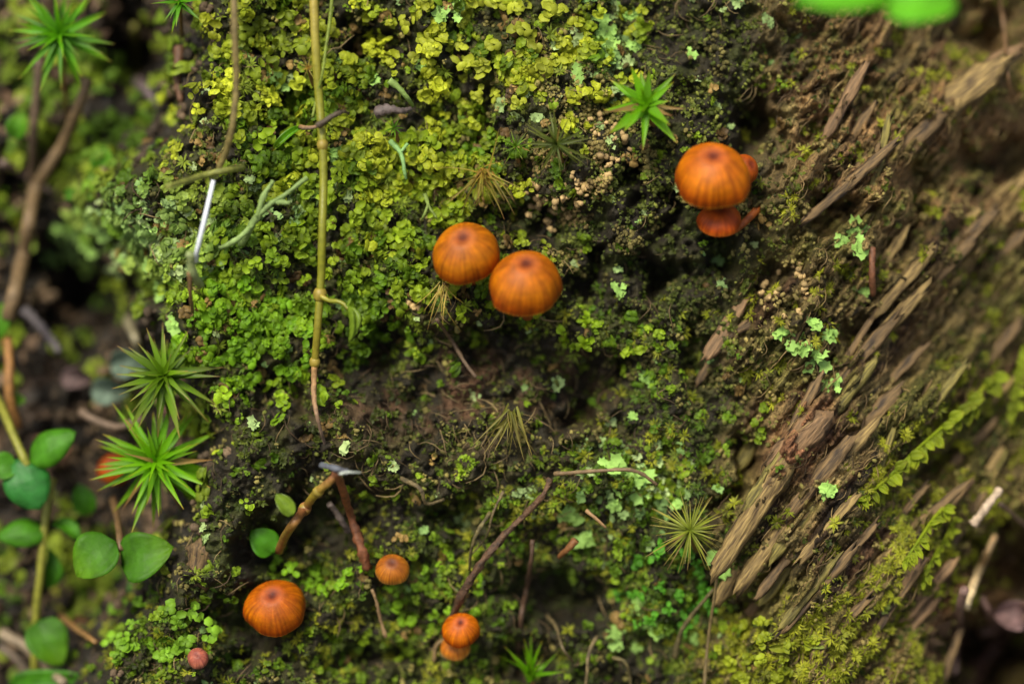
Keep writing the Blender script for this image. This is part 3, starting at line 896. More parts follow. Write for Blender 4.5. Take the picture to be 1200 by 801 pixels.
star_moss(652, 168, 48, 6, 'faded dark olive star moss beside the beige soil crumbs', G_DARK, 30, 0.045, seed=38, axis_=(0, -0.2, 1))
star_moss(808, 622, 52, 9, 'fine hair-leaved olive moss tuft with curling tips beside the rotten wood', [(0, lin(112, 128, 30)), (0.6, lin(134, 140, 46)), (1, lin(166, 140, 84))], 64, 0.028, seed=39,
          axis_=(0.05, 0.25, 1), curves=(-0.55, -0.4, -0.25), lo=-12, hi=60, fold=0.3)
star_moss(598, 485, 56, 7, 'limp olive moss tuft hanging in the dark recess below the touching pair', [(0, lin(110, 112, 40)), (1, lin(140, 124, 66))], 34, 0.032, seed=40, cone=((-0.05, -1, 0.35), 0.5), foot=(0, -12), curves=(-0.5, -0.2, 0.2))
star_moss(361, 80, 19, 9, 'tiny yellow-green star sprig resting against the vine stem', G_BROWN, 18, 0.05, seed=41)
star_moss(462, 150, 17, 6, 'tiny green star sprig among cupped moss below the grey bark flake', G_BRIGHT, 14, 0.06, seed=42)
star_moss(622, 790, 48, 6, 'blurred green hair moss tuft at the foot of the thin dark root', G_BRIGHT, 30, 0.05, seed=43, cone=((0, 0.6, 0.6), 0.5))
star_moss(604, 172, 24, 5, 'small dull green star sprig between the brownish tuft and the faded star', G_OLIVE, 16, 0.07, seed=44)
m_strawleaf = mat_flat('straw_leaf', lin(190, 172, 96), rough=0.5, transl=0.2, rand=0)

# ------------------------------------------------------------------ stems, twigs and roots
def twig(name, path, r0, r1, label, cat, colr, rough=0.25, group=None, sides=9, colr2=None, bump=0.0002, seed=0, transl=0.0, vary=(0.6, 1.3)):
    pts = px_path(path, r0, r1)
    base = pts[-1][0]
    v, f = tube(pts, base, sides, 6, rough, seed)
    m = mat_ramp(name + '_skin', [(0, colr), (1, colr2 or colr)], rough=0.6, transl=transl, bump=bump, scale=2600, vary=vary, vscale=900, axis_='Y', rand=0)
    return top(name, mesh_py(name, v, f, m), base, label, cat, group)

def node_mesh(p, d, r, base, mat):
    v, f = tube([(p - d * r * 1.2, r * 0.9), (p - d * r * 0.4, r * 1.32), (p + d * r * 0.4, r * 1.32), (p + d * r * 1.2, r * 0.9)], base, 10, 3, 0.08)
    return mesh_py('node', v, f, mat)

def oval_leaf(L, Wd, curl=0.12, cup=0.15, tip=0.6, rows=10, colsn=8, wav=0.03, seed=0):
    """blade in xy, stalk at the origin, tip at +x; thick enough to have two faces"""
    rr = random.Random(seed); v = []; f = []
    ph = rr.uniform(0, 6)
    for side in (0, 1):
        for i in range(rows + 1):
            t = i / rows
            w = math.sin(math.pi * t ** tip) ** 0.62 if 0 < t < 1 else 0.02
            for j in range(colsn + 1):
                s = j / colsn * 2 - 1
                z = curl * math.sin(math.pi * t) - 0.18 * curl * t + cup * s * s * w + 0.03 * (1 - min(1, abs(s) * 5)) * -1 + wav * math.sin(7 * t + ph) * s
                z += 0.022 * math.cos((abs(s) * 3 - t * 6) * 3.0) * (1 - abs(s))
                v.append((L * t, Wd * 0.5 * w * s, L * z - (0.02 * L if side else 0)))
    n = (rows + 1) * (colsn + 1)
    for i in range(rows):
        for j in range(colsn):
            a = i * (colsn + 1) + j
            f.append((a, a + colsn + 1, a + colsn + 2, a + 1))
            f.append((n + a, n + a + 1, n + a + colsn + 2, n + a + colsn + 1))
    rim = [j for j in range(colsn + 1)] + [i * (colsn + 1) + colsn for i in range(1, rows + 1)] + [rows * (colsn + 1) + j for j in range(colsn - 1, -1, -1)] + [i * (colsn + 1) for i in range(rows - 1, 0, -1)]
    for a, b in zip(rim, rim[1:] + rim[:1]):
        f.append((a, b, n + b, n + a))
    return v, f

def leaf_part(parent, base, p0, p1, wpx, mat, n=(0, 0.3, 1), curl=0.12, cup=0.15, tip=0.7, seed=0, name='leaf'):
    """leaf from point p0 (stalk end) to p1 (tip)"""
    d = p1 - p0
    d.z = 0.12 * Vector((d.x, d.y)).length          # a blade does not follow the bank's steps
    v, f = oval_leaf(d.length, wpx * S, curl, cup, tip, seed=seed)
    return part(name, mesh_py('leaf', v, f, mat), parent, Matrix.Translation(p0 - base) @ frame_x(d, Vector(n)))

# the climbing stem down the middle of the mossy face
m_vine = mat_ramp('green_vine_skin', [(0, lin(146, 134, 44)), (0.25, lin(132, 134, 34)), (0.7, lin(140, 140, 40)), (1, lin(178, 156, 70))], rough=0.4, transl=0.05, bump=0.00008, scale=2500, vary=(0.75, 1.15), axis_='Y', rand=0)
m_node = mat_flat('vine_node', lin(150, 132, 50), rough=0.5, transl=0, rand=0)
m_dry = mat_ramp('dry_vine_skin', [(0, lin(120, 104, 92)), (1, lin(172, 130, 76))], rough=0.7, transl=0, bump=0.0002, vary=(0.6, 1.3), axis_='Y', rand=0)
m_lf = mat_flat('young_leaf', lin(122, 150, 40), rough=0.4, transl=0.3, rand=0.1)
vp = [(366, -30, 13), (368, 10, 13), (370, 60, 12), (374, 115, 11), (378, 170, 10.5), (379, 215, 10), (377.5, 270, 10), (376.5, 320, 10), (375, 345, 10), (372, 385, 10), (369, 424, 9)]
pts = px_path(vp, 5.2, 4.4)
vb = on(372, 500, 1)
vine = thing('vine', vb, 'long yellow-green vine stem hanging down the mossy face, with swollen joints', 'vine')
part('stem', mesh_py('stem', *tube(pts, vb, 12, 6, 0.06, 1), m_vine), vine)
for i, r_ in ((9 - 1, 6.0), (10, 4.8), (4, 5.0)):
    p = pts[i][0]; d = (pts[min(i + 1, 10)][0] - pts[i - 1][0]).normalized()
    part('node', node_mesh(p, d, r_ * S, vb, m_node), vine)
low = px_path([(369, 424, 9), (368, 445, 8), (368, 465, 6), (371, 485, 4), (376, 505, 2), (382, 524, 0)], 3.9, 1.6)
part('dry_stem', mesh_py('dry_stem', *tube(low, vb, 9, 5, 0.3, 2), m_dry), vine)
sh = px_path([(376, 347, 11), (386, 352, 12), (396, 353, 13), (404, 357, 13.5), (408, 362, 14)], 2.8, 2.2)
shoot = part('side_shoot', mesh_py('side_shoot', *tube(sh, vb, 8, 5, 0.12, 3), m_vine), vine)
leaf_part(shoot, vb, on(407, 358, 14), on(411, 401, 13), 9, m_lf, n=(0.7, 0.2, 0.7), curl=0.1, cup=0.3)
leaf_part(shoot, vb, on(406, 359, 14), on(411, 349, 15), 4, m_lf, curl=0.1)

twig('grass_blade', [(390, -20, 12), (387, 20, 12), (382, 55, 12), (378, 85, 12), (371, 115, 12.5), (366, 138, 12)], 2.2, 1.4, 'thin green stalk crossing in front of the upper vine stem', 'stalk', lin(120, 136, 44), 0.05)
m_blade = mat_ramp('grass_leaf', G_BRIGHT, rough=0.4, transl=0.3, rand=0)
bl = on(352, 149, 8)
b_ = thing('green_blade', bl, 'short flat green blade pointing left from the dry knot on the vine', 'leaf')
leaf_part(b_, bl, bl, on(312, 172, 12), 10, m_blade, curl=0.1, tip=0.8)
v, f = tube(px_path([(352, 149, 8), (362, 150, 8), (372, 148, 8)], 3, 2), bl, 7, 4, 0.2)
part('stalk', mesh_py('stalk', v, f, m_dry), b_)
twig('bark_flake', [(372, 148, 12), (388, 137, 13), (402, 131, 12), (408, 133, 10)], 3.5, 1.8, 'dark curled bark flake stuck to the vine at its dry knot', 'twig', lin(84, 72, 56), 0.6)
twig('bark_flake', [(440, 133, 9), (455, 128, 10), (470, 130, 10), (482, 128, 8)], 6.5, 2.5, 'grey-brown bark flake lying between vine and bare dark ridge', 'twig', lin(96, 84, 78), 0.7, seed=3)

twig('thin_stalk', [(274, -25, 20), (275, 40, 19), (277, 95, 17), (272, 150, 15), (264, 180, 13), (256, 198, 12)], 4.2, 3.6, 'straight brownish stalk standing along the edge of the dark hollow', 'stalk', lin(120, 108, 56), 0.15, colr2=lin(132, 114, 68))
twig('mossy_twig', [(196, 219, 22), (215, 213, 18), (240, 205, 13), (262, 200, 12), (285, 196, 8)], 3.4, 4.2, 'short greenish twig lying across the lower end of the straight stalk', 'twig', lin(126, 130, 56), 0.2)
twig('white_needle', [(250, 212, 14), (244, 238, 15), (237, 268, 15), (231, 293, 14), (229, 306, 12)], 2.6, 3.0, 'shiny white dry needle standing on the moss below the greenish twig', 'needle', lin(226, 232, 236), 0.05, bump=0, vary=(0.95, 1.05))
twig('lichen_stalk', [(223, 297, 17), (224, 310, 16), (228, 324, 15), (234, 333, 12)], 4.5, 5.5, 'short pale green lichen stalk with hollow end beside the white needle', 'lichen', lin(150, 164, 104), 0.45)
twig('thin_stalk', [(222, 318, 16), (223, 345, 14), (226, 365, 8)], 2.8, 2.0, 'short brown stalk below the pale lichen stalk', 'stalk', lin(128, 100, 62))
def branched(name, base, runs, r, label, cat, colr, group=None, rough=0.4, partname='branch'):
    bp = on(*base)
    t = thing(name, bp, label, cat, group)
    m = mat_flat(name + '_skin', colr, rough=0.7, transl=0.05, bump=0.0002, vary=(0.7, 1.2), rand=0.1)
    for i, run in enumerate(runs):
        part(partname, mesh_py(partname, *tube(px_path(run, r if i == 0 else r * 0.75, r * 0.5), bp, 8, 5, rough, i), m), t)
    return t
branched('lichen_branch', (300, 262, 3), [[(282, 285, 4), (296, 262, 8), (312, 242, 10), (332, 230, 10), (360, 208, 9)], [(302, 254, 9), (308, 232, 11), (320, 212, 11)], [(292, 268, 8), (270, 285, 9), (258, 290, 8)], [(322, 236, 10), (340, 238, 10)]],
         4.6, 'pale mint branching lichen to the left of the vine', 'lichen', lin(138, 164, 92), rough=0.8)
branched('lichen_branch', (500, 245, 2), [[(498, 228, 6), (503, 242, 7), (512, 256, 7)], [(502, 240, 7), (497, 252, 7), (494, 258, 6)]], 2.6, 'small forked green stalk left of the brownish tuft', 'lichen', lin(120, 140, 60))
branched('lichen_branch', (475, 175, 2), [[(458, 166, 6), (470, 180, 8), (474, 200, 8), (476, 210, 7)], [(470, 178, 8), (478, 168, 8)]], 3.2, 'mint lichen stalk in the cupped moss between vine and brownish tuft', 'lichen', lin(136, 180, 104))
branched('lichen_branch', (470, 105, 2), [[(456, 94, 8), (468, 104, 8), (478, 116, 7), (484, 124, 4)]], 4.2, 'blunt pale green lichen stalk above the grey bark flake', 'lichen', lin(140, 168, 84))

# fork of twigs above the lone mushroom
m_fork = mat_ramp('green_brown_twig', [(0, lin(120, 70, 40)), (0.3, lin(140, 108, 44)), (0.55, lin(132, 84, 48)), (0.7, lin(148, 132, 40)), (1, lin(150, 92, 64))], rough=0.45, transl=0.03, bump=0.0001, axis_='Y', rand=0)
fb = on(394, 556, 14)
fork = thing('forked_twig', fb, 'greenish brown jointed twig arching down left from the fork to the lone mushroom', 'twig')
fp_ = px_path([(395, 555, 14), (384, 566, 15), (370, 578, 15), (357, 596, 15), (345, 612, 14), (334, 628, 12), (327, 645, 9)], 4.5, 5.3)
part('stem', mesh_py('stem', *tube(fp_, fb, 11, 6, 0.12, 5), m_fork), fork)
part('node', node_mesh(fp_[3][0], (fp_[4][0] - fp_[2][0]).normalized(), 5.6 * S, fb, m_fork), fork)
part('node', node_mesh(fp_[2][0] + (fp_[1][0] - fp_[2][0]) * 0.2, (fp_[2][0] - fp_[1][0]).normalized(), 4.8 * S, fb, m_node), fork)
leaf_part(fork, fb, on(343, 604, 15), on(321, 580, 17), 19, m_lf, n=(0.2, 0.2, 1), curl=0.08, cup=0.2, tip=0.85)
m_green = mat_flat('deep_green_leaf', lin(66, 124, 14), rough=0.55, transl=0.2, rand=0.12, vscale=450, vary=(0.6, 1.2), bump=0.00025, scale=700, spec=0.3)
leaf_part(fork, fb, on(321, 648, 8), on(289, 625, 10), 36, m_green, n=(0.3, 0.2, 1), curl=0.1, cup=0.1, tip=0.75)
twig('rough_twig', [(394, 552, 16), (401, 572, 15), (409, 598, 13), (417, 622, 11), (424, 644, 8), (430, 666, 4)], 4.2, 6.2, 'rough reddish brown dead twig forking off to the small pale mushroom', 'twig', lin(116, 70, 40), 0.55, colr2=lin(134, 82, 46), sides=12)
twig('dead_petal', [(376, 545, 15), (388, 547, 17), (398, 550, 17), (406, 553, 16)], 3, 4, 'grey papery scrap on top of the twig fork', 'leaf', lin(104, 108, 116), 0.6)
twig('white_needle', [(398, 555, 18), (408, 553, 19), (423, 553.5, 18)], 1.6, 0.9, 'thin pale needle sticking out sideways from the twig fork', 'needle', lin(214, 222, 206), 0.05, bump=0)
twig('grey_splinter', [(386, 590, 9), (394, 600, 10), (402, 613, 10), (408, 622, 8)], 3.5, 4.5, 'grey splinter beside the rough reddish brown twig', 'twig', lin(96, 84, 76), 0.5)
twig('thin_root', [(436, 690, 5), (442, 708, 5), (446, 726, 5), (452, 746, 4)], 1.6, 2.6, 'thin pale broken root trailing below the rough twig', 'root', lin(150, 122, 84), 0.6)

# roots in the lower middle
twig('brown_root', [(645, 560, 6), (636, 580, 8), (612, 606, 9), (588, 630, 9), (562, 662, 9), (544, 692, 8), (530, 722, 5), (522, 745, 2)], 2.8, 5.0, 'slanting reddish brown root running down to the small double mushroom', 'root', lin(86, 62, 44), 0.8, colr2=lin(98, 72, 48), sides=12, bump=0.0005, vary=(0.35, 1.5))
twig('pale_twig', [(650, 555, 6), (678, 553, 9), (705, 551, 11), (735, 550, 12), (752, 555, 12), (770, 568, 11)], 2.6, 2.0, 'thin pale twig lying across the mint lichen with its tip bent down', 'twig', lin(124, 102, 70), 0.4)
twig('pale_twig', [(687, 598, 9), (697, 606, 10), (710, 618, 9)], 2.4, 1.6, 'short broken pale splinter below the bent pale twig', 'twig', lin(170, 134, 90), 0.3)
twig('brown_root', [(624, 632, 6), (622, 660, 7), (617, 690, 6), (611, 720, 5), (607, 765, 3)], 2.6, 3.2, 'thin dark red root hanging straight down under the slanting root', 'root', lin(84, 62, 44), 0.4)
twig('thin_root', [(841, 668, 7), (837, 700, 8), (831, 740, 8), (827, 780, 7), (824, 830, 6)], 1.8, 2.3, 'long thin tan stalk below the hair-leaved moss tuft', 'stalk', lin(112, 96, 58), 0.2)
twig('thin_root', [(556, 742, 2), (515, 752, 3), (508, 775, 4)], 2.6, 2.6, 'short thin pale stalk left of the small double mushroom', 'stalk', lin(120, 98, 60), 0.2)
twig('dead_leaf_scrap', [(655, 652, 6), (664, 644, 8), (675, 632, 8)], 2.5, 5.0, 'small orange-brown dead leaf scrap under the short splinter', 'leaf', lin(136, 90, 48), 0.4)
twig('thin_root', [(512, 374, 5), (530, 400, 6), (545, 425, 6), (558, 442, 4)], 2.0, 2.6, 'thin grey root slanting through the recess below the left cap', 'root', lin(104, 84, 62), 0.4)

# hollow on the left
twig('long_stalk', [(103, 92, 18), (92, 125, 16), (76, 163, 15), (56, 196, 16), (42, 222, 17), (34, 260, 18), (27, 300, 18), (18, 340, 18), (10, 372, 17)], 6.5, 9.5, 'thick bending brown stalk reaching from the green star down the hollow', 'stalk', lin(122, 100, 68), 0.2)
twig('long_stalk', [(46, 70, 12), (42, 120, 10), (38, 175, 9), (36, 235, 6)], 5.5, 6, 'dim brown stalk behind the thick bending stalk', 'stalk', lin(98, 80, 60), 0.2)
twig('orange_stalk', [(9, 396, 16), (11, 430, 17), (11, 462, 16), (20, 500, 12)], 6, 6.5, 'smooth orange-brown stalk beneath the thick bending stalk', 'stalk', lin(150, 106, 52), 0.15)
twig('thin_root', [(158, 30, 6), (159, 75, 5), (157, 105, 2)], 5, 5, 'olive moss stalk in the hollow below the small star', 'stalk', lin(100, 98, 32), 0.2)
twig('long_stalk', [(210, 55, 6), (208, 90, 5), (212, 120, 3)], 6, 4, 'short dark brown stalk at the back of the hollow', 'stalk', lin(100, 70, 46), 0.3)
for path, r0, lab, colr in (
        ([(2, 190, 8), (30, 205, 10), (62, 226, 9)], 5, 'grey-brown stick crossing the thick bending stalk', lin(110, 92, 80)),
        ([(28, 362, 8), (50, 385, 10), (70, 412, 9)], 6, 'grey stick in the hollow below the darkest hole', lin(104, 96, 96)),
        ([(95, 483, 14), (118, 495, 16), (140, 500, 16), (168, 490, 12)], 5, 'curved pale stick behind the upper leaves of the bright star', lin(124, 104, 84)),
        ([(150, 375, 6), (158, 395, 9), (165, 412, 8)], 7, 'pale stub behind the olive star moss', lin(134, 126, 96)),
        ([(2, 742, 10), (28, 755, 12), (48, 775, 12), (75, 800, 10)], 7, 'pale grey stick running below the lowest round leaf', lin(142, 126, 100)),
        ([(0, 758, 8), (20, 772, 9), (40, 800, 8)], 5, 'darker stick beside the pale grey stick at the plant foot', lin(110, 96, 80)),
        ([(72, 722, 9), (88, 735, 11), (112, 752, 10)], 4, 'thin tan stick beside the lowest round leaf', lin(140, 106, 60)),
        ([(160, 96, 2), (174, 108, 3), (186, 126, 0)], 7, 'pale mauve stick at the back of the hollow under the small star', lin(120, 104, 104))):
    twig('litter_stick', path, r0, r0 * 0.8, lab, 'stick', colr, 0.35, group='sticks in the hollow')

def dead_leaf(px, py, rpx, dw, label, colr, ang=0, curl=0.35, n=(0, 0.4, 1), seed=0):
    p = on(px, py, dw)
    d = Vector((math.cos(R(ang)), math.sin(R(ang)), 0.1)) * rpx * S
    m = mat_flat('dead_leaf', colr, rough=0.75, transl=0.1, vary=(0.5, 1.3), vscale=500, bump=0.0002, scale=900, rand=0)
    v, f = oval_leaf(2 * d.length, rpx * 1.4 * S, curl, 0.35, 0.8, seed=seed, wav=0.12)
    return top('dead_leaf', mesh_py('dead_leaf', v, f, m), p - d, label, 'leaf', 'dead leaves in the litter', frame_x(d, Vector(n)))
dead_leaf(140, 405, 26, 8, 'grey-green withered leaf beside the olive star moss', lin(104, 124, 104), 60, seed=1)
dead_leaf(128, 466, 24, 8, 'curled grey-green withered leaf behind the two moss stars', lin(108, 128, 108), -20, 0.5, seed=2)
dead_leaf(190, 158, 20, 4, 'reddish dead leaf deep in the hollow', lin(116, 56, 38), 80, seed=3)
dead_leaf(214, 186, 18, -3, 'grey dead leaf beside the greenish twig end', lin(98, 98, 94), 35, seed=4)
dead_leaf(40, 500, 26, 6, 'brown dead leaf behind the uppermost glossy leaf', lin(124, 88, 62), 80, seed=5)
dead_leaf(80, 715, 16, 7, 'tan crumpled dead leaf above the lowest round leaf', lin(136, 98, 58), 100, seed=7)
dead_leaf(115, 700, 16, 5, 'grey crumpled dead leaf beneath the pair of round leaves', lin(92, 88, 84), 95, seed=8)
dead_leaf(205, 470, 18, 3, 'dark brown dead leaf behind the two moss stars', lin(92, 64, 48), 20, seed=9)
dead_leaf(65, 425, 20, 5, 'mauve-grey dead leaf beside the orange-brown stalk', lin(106, 86, 82), 110, seed=10)
dead_leaf(220, 100, 22, 4, 'brown dead leaf at the back of the hollow', lin(92, 68, 52), 100, seed=12)
dead_leaf(1185, 705, 26, 9, 'mauve-grey curled dead leaf above the black hole', lin(124, 96, 92), 30, 0.4, seed=13)

# ------------------------------------------------------------------ round-leaved plants on the left
m_teal = mat_flat('bluish_green_leaf', lin(44, 112, 40), rough=0.5, transl=0.15, rand=0.08, vscale=450, vary=(0.6, 1.2), bump=0.00025, scale=700, spec=0.35)
m_light = mat_ramp('light_green_leaf', [(0, lin(54, 102, 8)), (0.5, lin(72, 126, 8)), (1, lin(96, 140, 16))], rough=0.55, transl=0.22, rand=0.08, vscale=450, vary=(0.62, 1.15), bump=0.00025, scale=700, spec=0.28)
m_pstem = mat_flat('soft_green_stem', lin(140, 140, 50), rough=0.5, transl=0.1, rand=0)
m_rstem = mat_flat('brown_plant_stem', lin(112, 88, 56), rough=0.5, transl=0.05, rand=0)

def on(px, py, dw=0.0):                # in the hollow: heights over its floor
    return pt(px, py, (-36 + dw) * 0.001)
b1 = on(40, 800, 12)
p1 = thing('leafy_plant', b1, 'upright round-leaved plant with a green stem and shiny narrow leaf', 'plant', 'round-leaved plants in the hollow')
part('stem', mesh_py('stem', *tube([(on(*q), 5 * S) for q in [(40, 820, 12), (42, 725, 17), (48, 665, 20), (53, 610, 21), (62, 560, 20)]], b1, 9, 6, 0.08), m_pstem), p1)
leaf_part(p1, b1, on(54, 620, 21), on(-8, 628, 24), 38, m_green, n=(0, 0.5, 0.8), curl=0.14, cup=-0.15, seed=1)
leaf_part(p1, b1, on(44, 726, 18), on(66, 784, 24), 52, m_light, n=(0.1, 0.3, 1), curl=0.12, cup=0.1, seed=2)
leaf_part(p1, b1, on(55, 690, 16), on(60, 640, 15), 26, m_green, n=(0.6, 0, 0.6), seed=3)
leaf_part(p1, b1, on(62, 612, 20), on(98, 632, 18), 26, m_green, n=(0.5, 0.5, 0.5), seed=12)
leaf_part(p1, b1, on(10, 806, 18), on(112, 800, 20), 30, m_green, n=(0, 0.5, 0.8), curl=0.04, seed=13)

b2 = on(130, 585, 16)
p2 = thing('leafy_plant', b2, 'pair of rounded light green leaves on a brown stem under the bright star', 'plant', 'round-leaved plants in the hollow')
part('stem', mesh_py('stem', *tube([(on(*q), 4.2 * S) for q in [(132, 585, 16), (137, 605, 26), (140, 628, 34), (141, 645, 36)]], b2, 8, 5, 0.15), m_rstem), p2)
leaf_part(p2, b2, on(136, 634, 36), on(90, 674, 36), 58, m_light, n=(-0.2, 0.3, 1), curl=0.14, cup=0.12, tip=0.8, seed=4)
leaf_part(p2, b2, on(142, 662, 36), on(204, 640, 36), 60, m_light, n=(0.1, 0.35, 1), curl=0.12, cup=0.1, tip=0.62, seed=5)

b3 = on(0, 480, 12)
p3 = thing('leafy_plant', b3, 'glossy dark green leaves at the end of a bent olive stem', 'plant', 'round-leaved plants in the hollow')
part('stem', mesh_py('stem', *tube([(on(*q), 5.2 * S) for q in [(-12, 450, 12), (4, 482, 20), (15, 508, 24), (26, 532, 26), (32, 545, 26)]], b3, 9, 6, 0.1), m_pstem), p3)
leaf_part(p3, b3, on(34, 540, 26), on(84, 506, 31), 42, m_green, n=(0, 0.4, 1), curl=0.14, cup=-0.12, tip=0.75, seed=6)
leaf_part(p3, b3, on(18, 538, 26), on(42, 598, 31), 56, m_teal, n=(0, 0.4, 1), curl=0.14, cup=-0.1, tip=0.9, seed=7)
leaf_part(p3, b3, on(20, 545, 26), on(-20, 552, 30), 34, m_green, n=(0, 0.3, 1), seed=8)

for px, py, rx, mt, lab, a in ((22, 147, 18, m_light, 'small light green leaf cluster between the two brown stalks', 70), (18, 470, 13, m_light, 'small round pale green bud on the orange-brown stalk', 10),
                               (121, 188, 19, m_light, 'upright blurred pale green leaf beside the thick bending stalk', 85), (0, 375, 24, m_light, 'pale green blurred leaf beside the lower end of the thick stalk', 60),
                               (84, 228, 10, m_light, 'small pale green leaf above the darkest hole', 20), (162, 692, 15, m_teal, 'small bluish green leaf below the pointed light green leaf', 20),
                               (98, 585, 20, m_green, 'dim olive leaf behind the glossy dark green leaves', 110)):
    d = Vector((math.cos(R(a)), math.sin(R(a)), 0.2)) * rx * S
    p = on(px, py, 14) - d
    t = thing('small_leaf', p, lab, 'leaf', 'small loose leaves in the hollow')
    leaf_part(t, p, p, p + 2 * d, rx * 1.5, mt, curl=0.15, cup=0.15, tip=0.85, seed=px)
    e, _ = hit(px, py + rx, 0)
    part('stalk', mesh_py('stalk', *tube([(e, 2.4 * S), (e.lerp(p, 0.5) + Vector((0, 0.0006, 0)), 2.2 * S), (p, 2 * S)], p, 7, 4, 0.1), m_pstem), t)

def on(px, py, dw=0.0):
    return pt(px, py, (float(Hs(px, py)) + dw) * 0.001)
# big soft leaf hanging in from above, nearer than the bank
bq = pt(1040, -70, 0.03)
bigl = thing('broad_leaf', bq, 'bright green two-lobed broad leaf hanging over the right of the bank', 'leaf')
m_big = mat_flat('fresh_broad_leaf', lin(104, 186, 30), rough=0.55, transl=0.35, rand=0, vscale=300, vary=(0.7, 1.15), spec=0.25)
leaf_part(bigl, bq, pt(1046, -8, 0.058), pt(930, 2, 0.06), 50, m_big, n=(0, 0.4, 1), curl=0.1, cup=0.1, tip=0.8, seed=1, name='lobe')
leaf_part(bigl, bq, pt(1034, -4, 0.058), pt(1122, 8, 0.06), 66, m_big, n=(0, 0.4, 1), curl=0.1, cup=0.1, tip=0.75, seed=2, name='lobe')
part('stalk', mesh_py('stalk', *tube([(pt(1060, -220, -0.008), 6 * S), (pt(1040, -120, 0.02), 6 * S), (pt(1040, -7, 0.058), 5 * S)], bq, 8, 5, 0.1), m_pstem), bigl)

# ------------------------------------------------------------------ rotten wood on the right: ragged strips along the grain
def strip_mesh(L, Wd, T, seed, mat):
    rr = random.Random(seed); nl, nw = 16, 5
    v = []; f = []
    ph = rr.uniform(0, 9)
    for i in range(nl):
        t = i / (nl - 1)
        env = (0.55 + 0.45 * min(1, t / 0.15, (1 - t) / 0.2)) * (1 + 0.18 * math.sin(11 * t + 2 * ph) * math.sin(5 * t + ph))
        off = 0.12 * math.sin(3 * t + ph)
        for j in range(nw + 1):
            s = j / nw * 2 - 1
            z = T * (1 - abs(s) ** 2.5) * (0.5 + 0.5 * env) + T * 0.35 * math.sin(j * 2.1 + ph + 1.2 * t) * (1 - s * s) + rr.uniform(-.12, .12) * T
            v.append((L * (t - 0.5) + (rr.uniform(-.09, .09) * L if i in (0, nl - 1) else rr.uniform(-.015, .015) * L), Wd * 0.5 * (s * env + off) + rr.uniform(-.05, .05) * Wd, z * (0.4 if i in (0, nl - 1) else 1)))
        v.append((L * (t - 0.5), Wd * 0.5 * off, -T * 0.8))
    c = nw + 2
    for i in range(nl - 1):
        for j in range(nw + 1):
            a = i * c + j; b = i * c + (j + 1) % c if j < nw else i * c + nw + 1
            f.append((a, b, b + c, a + c))
        f.append((i * c + nw + 1, i * c, i * c + c, i * c + c + nw + 1))
    f.append(tuple(range(c))[::-1]); f.append(tuple((nl - 1) * c + j for j in range(c)))
    return mesh_py('wood_strip', v, f, mat)

def mat_wood(name, c0, c1):
    m, nt, out, b = mat_new(name)
    tc = nt.nodes.new('ShaderNodeTexCoord'); mp = nt.nodes.new('ShaderNodeMapping'); mp.inputs['Scale'].default_value = (250, 2200, 2200)
    n = nt.nodes.new('ShaderNodeTexNoise'); n.inputs['Scale'].default_value = 1; n.inputs['Detail'].default_value = 5
    nt.links.new(tc.outputs['Object'], mp.inputs[0]); nt.links.new(mp.outputs[0], n.inputs['Vector'])
    cr = nt.nodes.new('ShaderNodeValToRGB'); nt.links.new(n.outputs['Fac'], cr.inputs[0])
    cr.color_ramp.elements[0].position = 0.35; cr.color_ramp.elements[0].color = (*c0, 1)
    cr.color_ramp.elements[1].position = 0.65; cr.color_ramp.elements[1].color = (*c1, 1)
    bp = nt.nodes.new('ShaderNodeBump'); bp.inputs['Distance'].default_value = 0.0004; nt.links.new(n.outputs['Fac'], bp.inputs['Height'])
    nt.links.new(bp.outputs[0], b.inputs['Normal'])
    b.inputs['Roughness'].default_value = 0.75
    nt.links.new(cr.outputs[0], b.inputs['Base Color']); nt.links.new(b.outputs[0], out.inputs[0])
    return m
WOODS = [mat_wood('tan_rotten_wood', lin(78, 60, 34), lin(168, 142, 84)), mat_wood('brown_rotten_wood', lin(54, 42, 28), lin(132, 106, 66)),
         mat_wood('red_rotten_wood', lin(92, 72, 48), lin(150, 118, 80)), mat_wood('olive_rotten_wood', lin(72, 66, 30), lin(142, 130, 62))]
lp, _ = hit(920, 600)
log = thing('rotten_root', lp, 'ragged tan strips of rotten wood along the diagonal root beside the fine hair moss', 'wood')
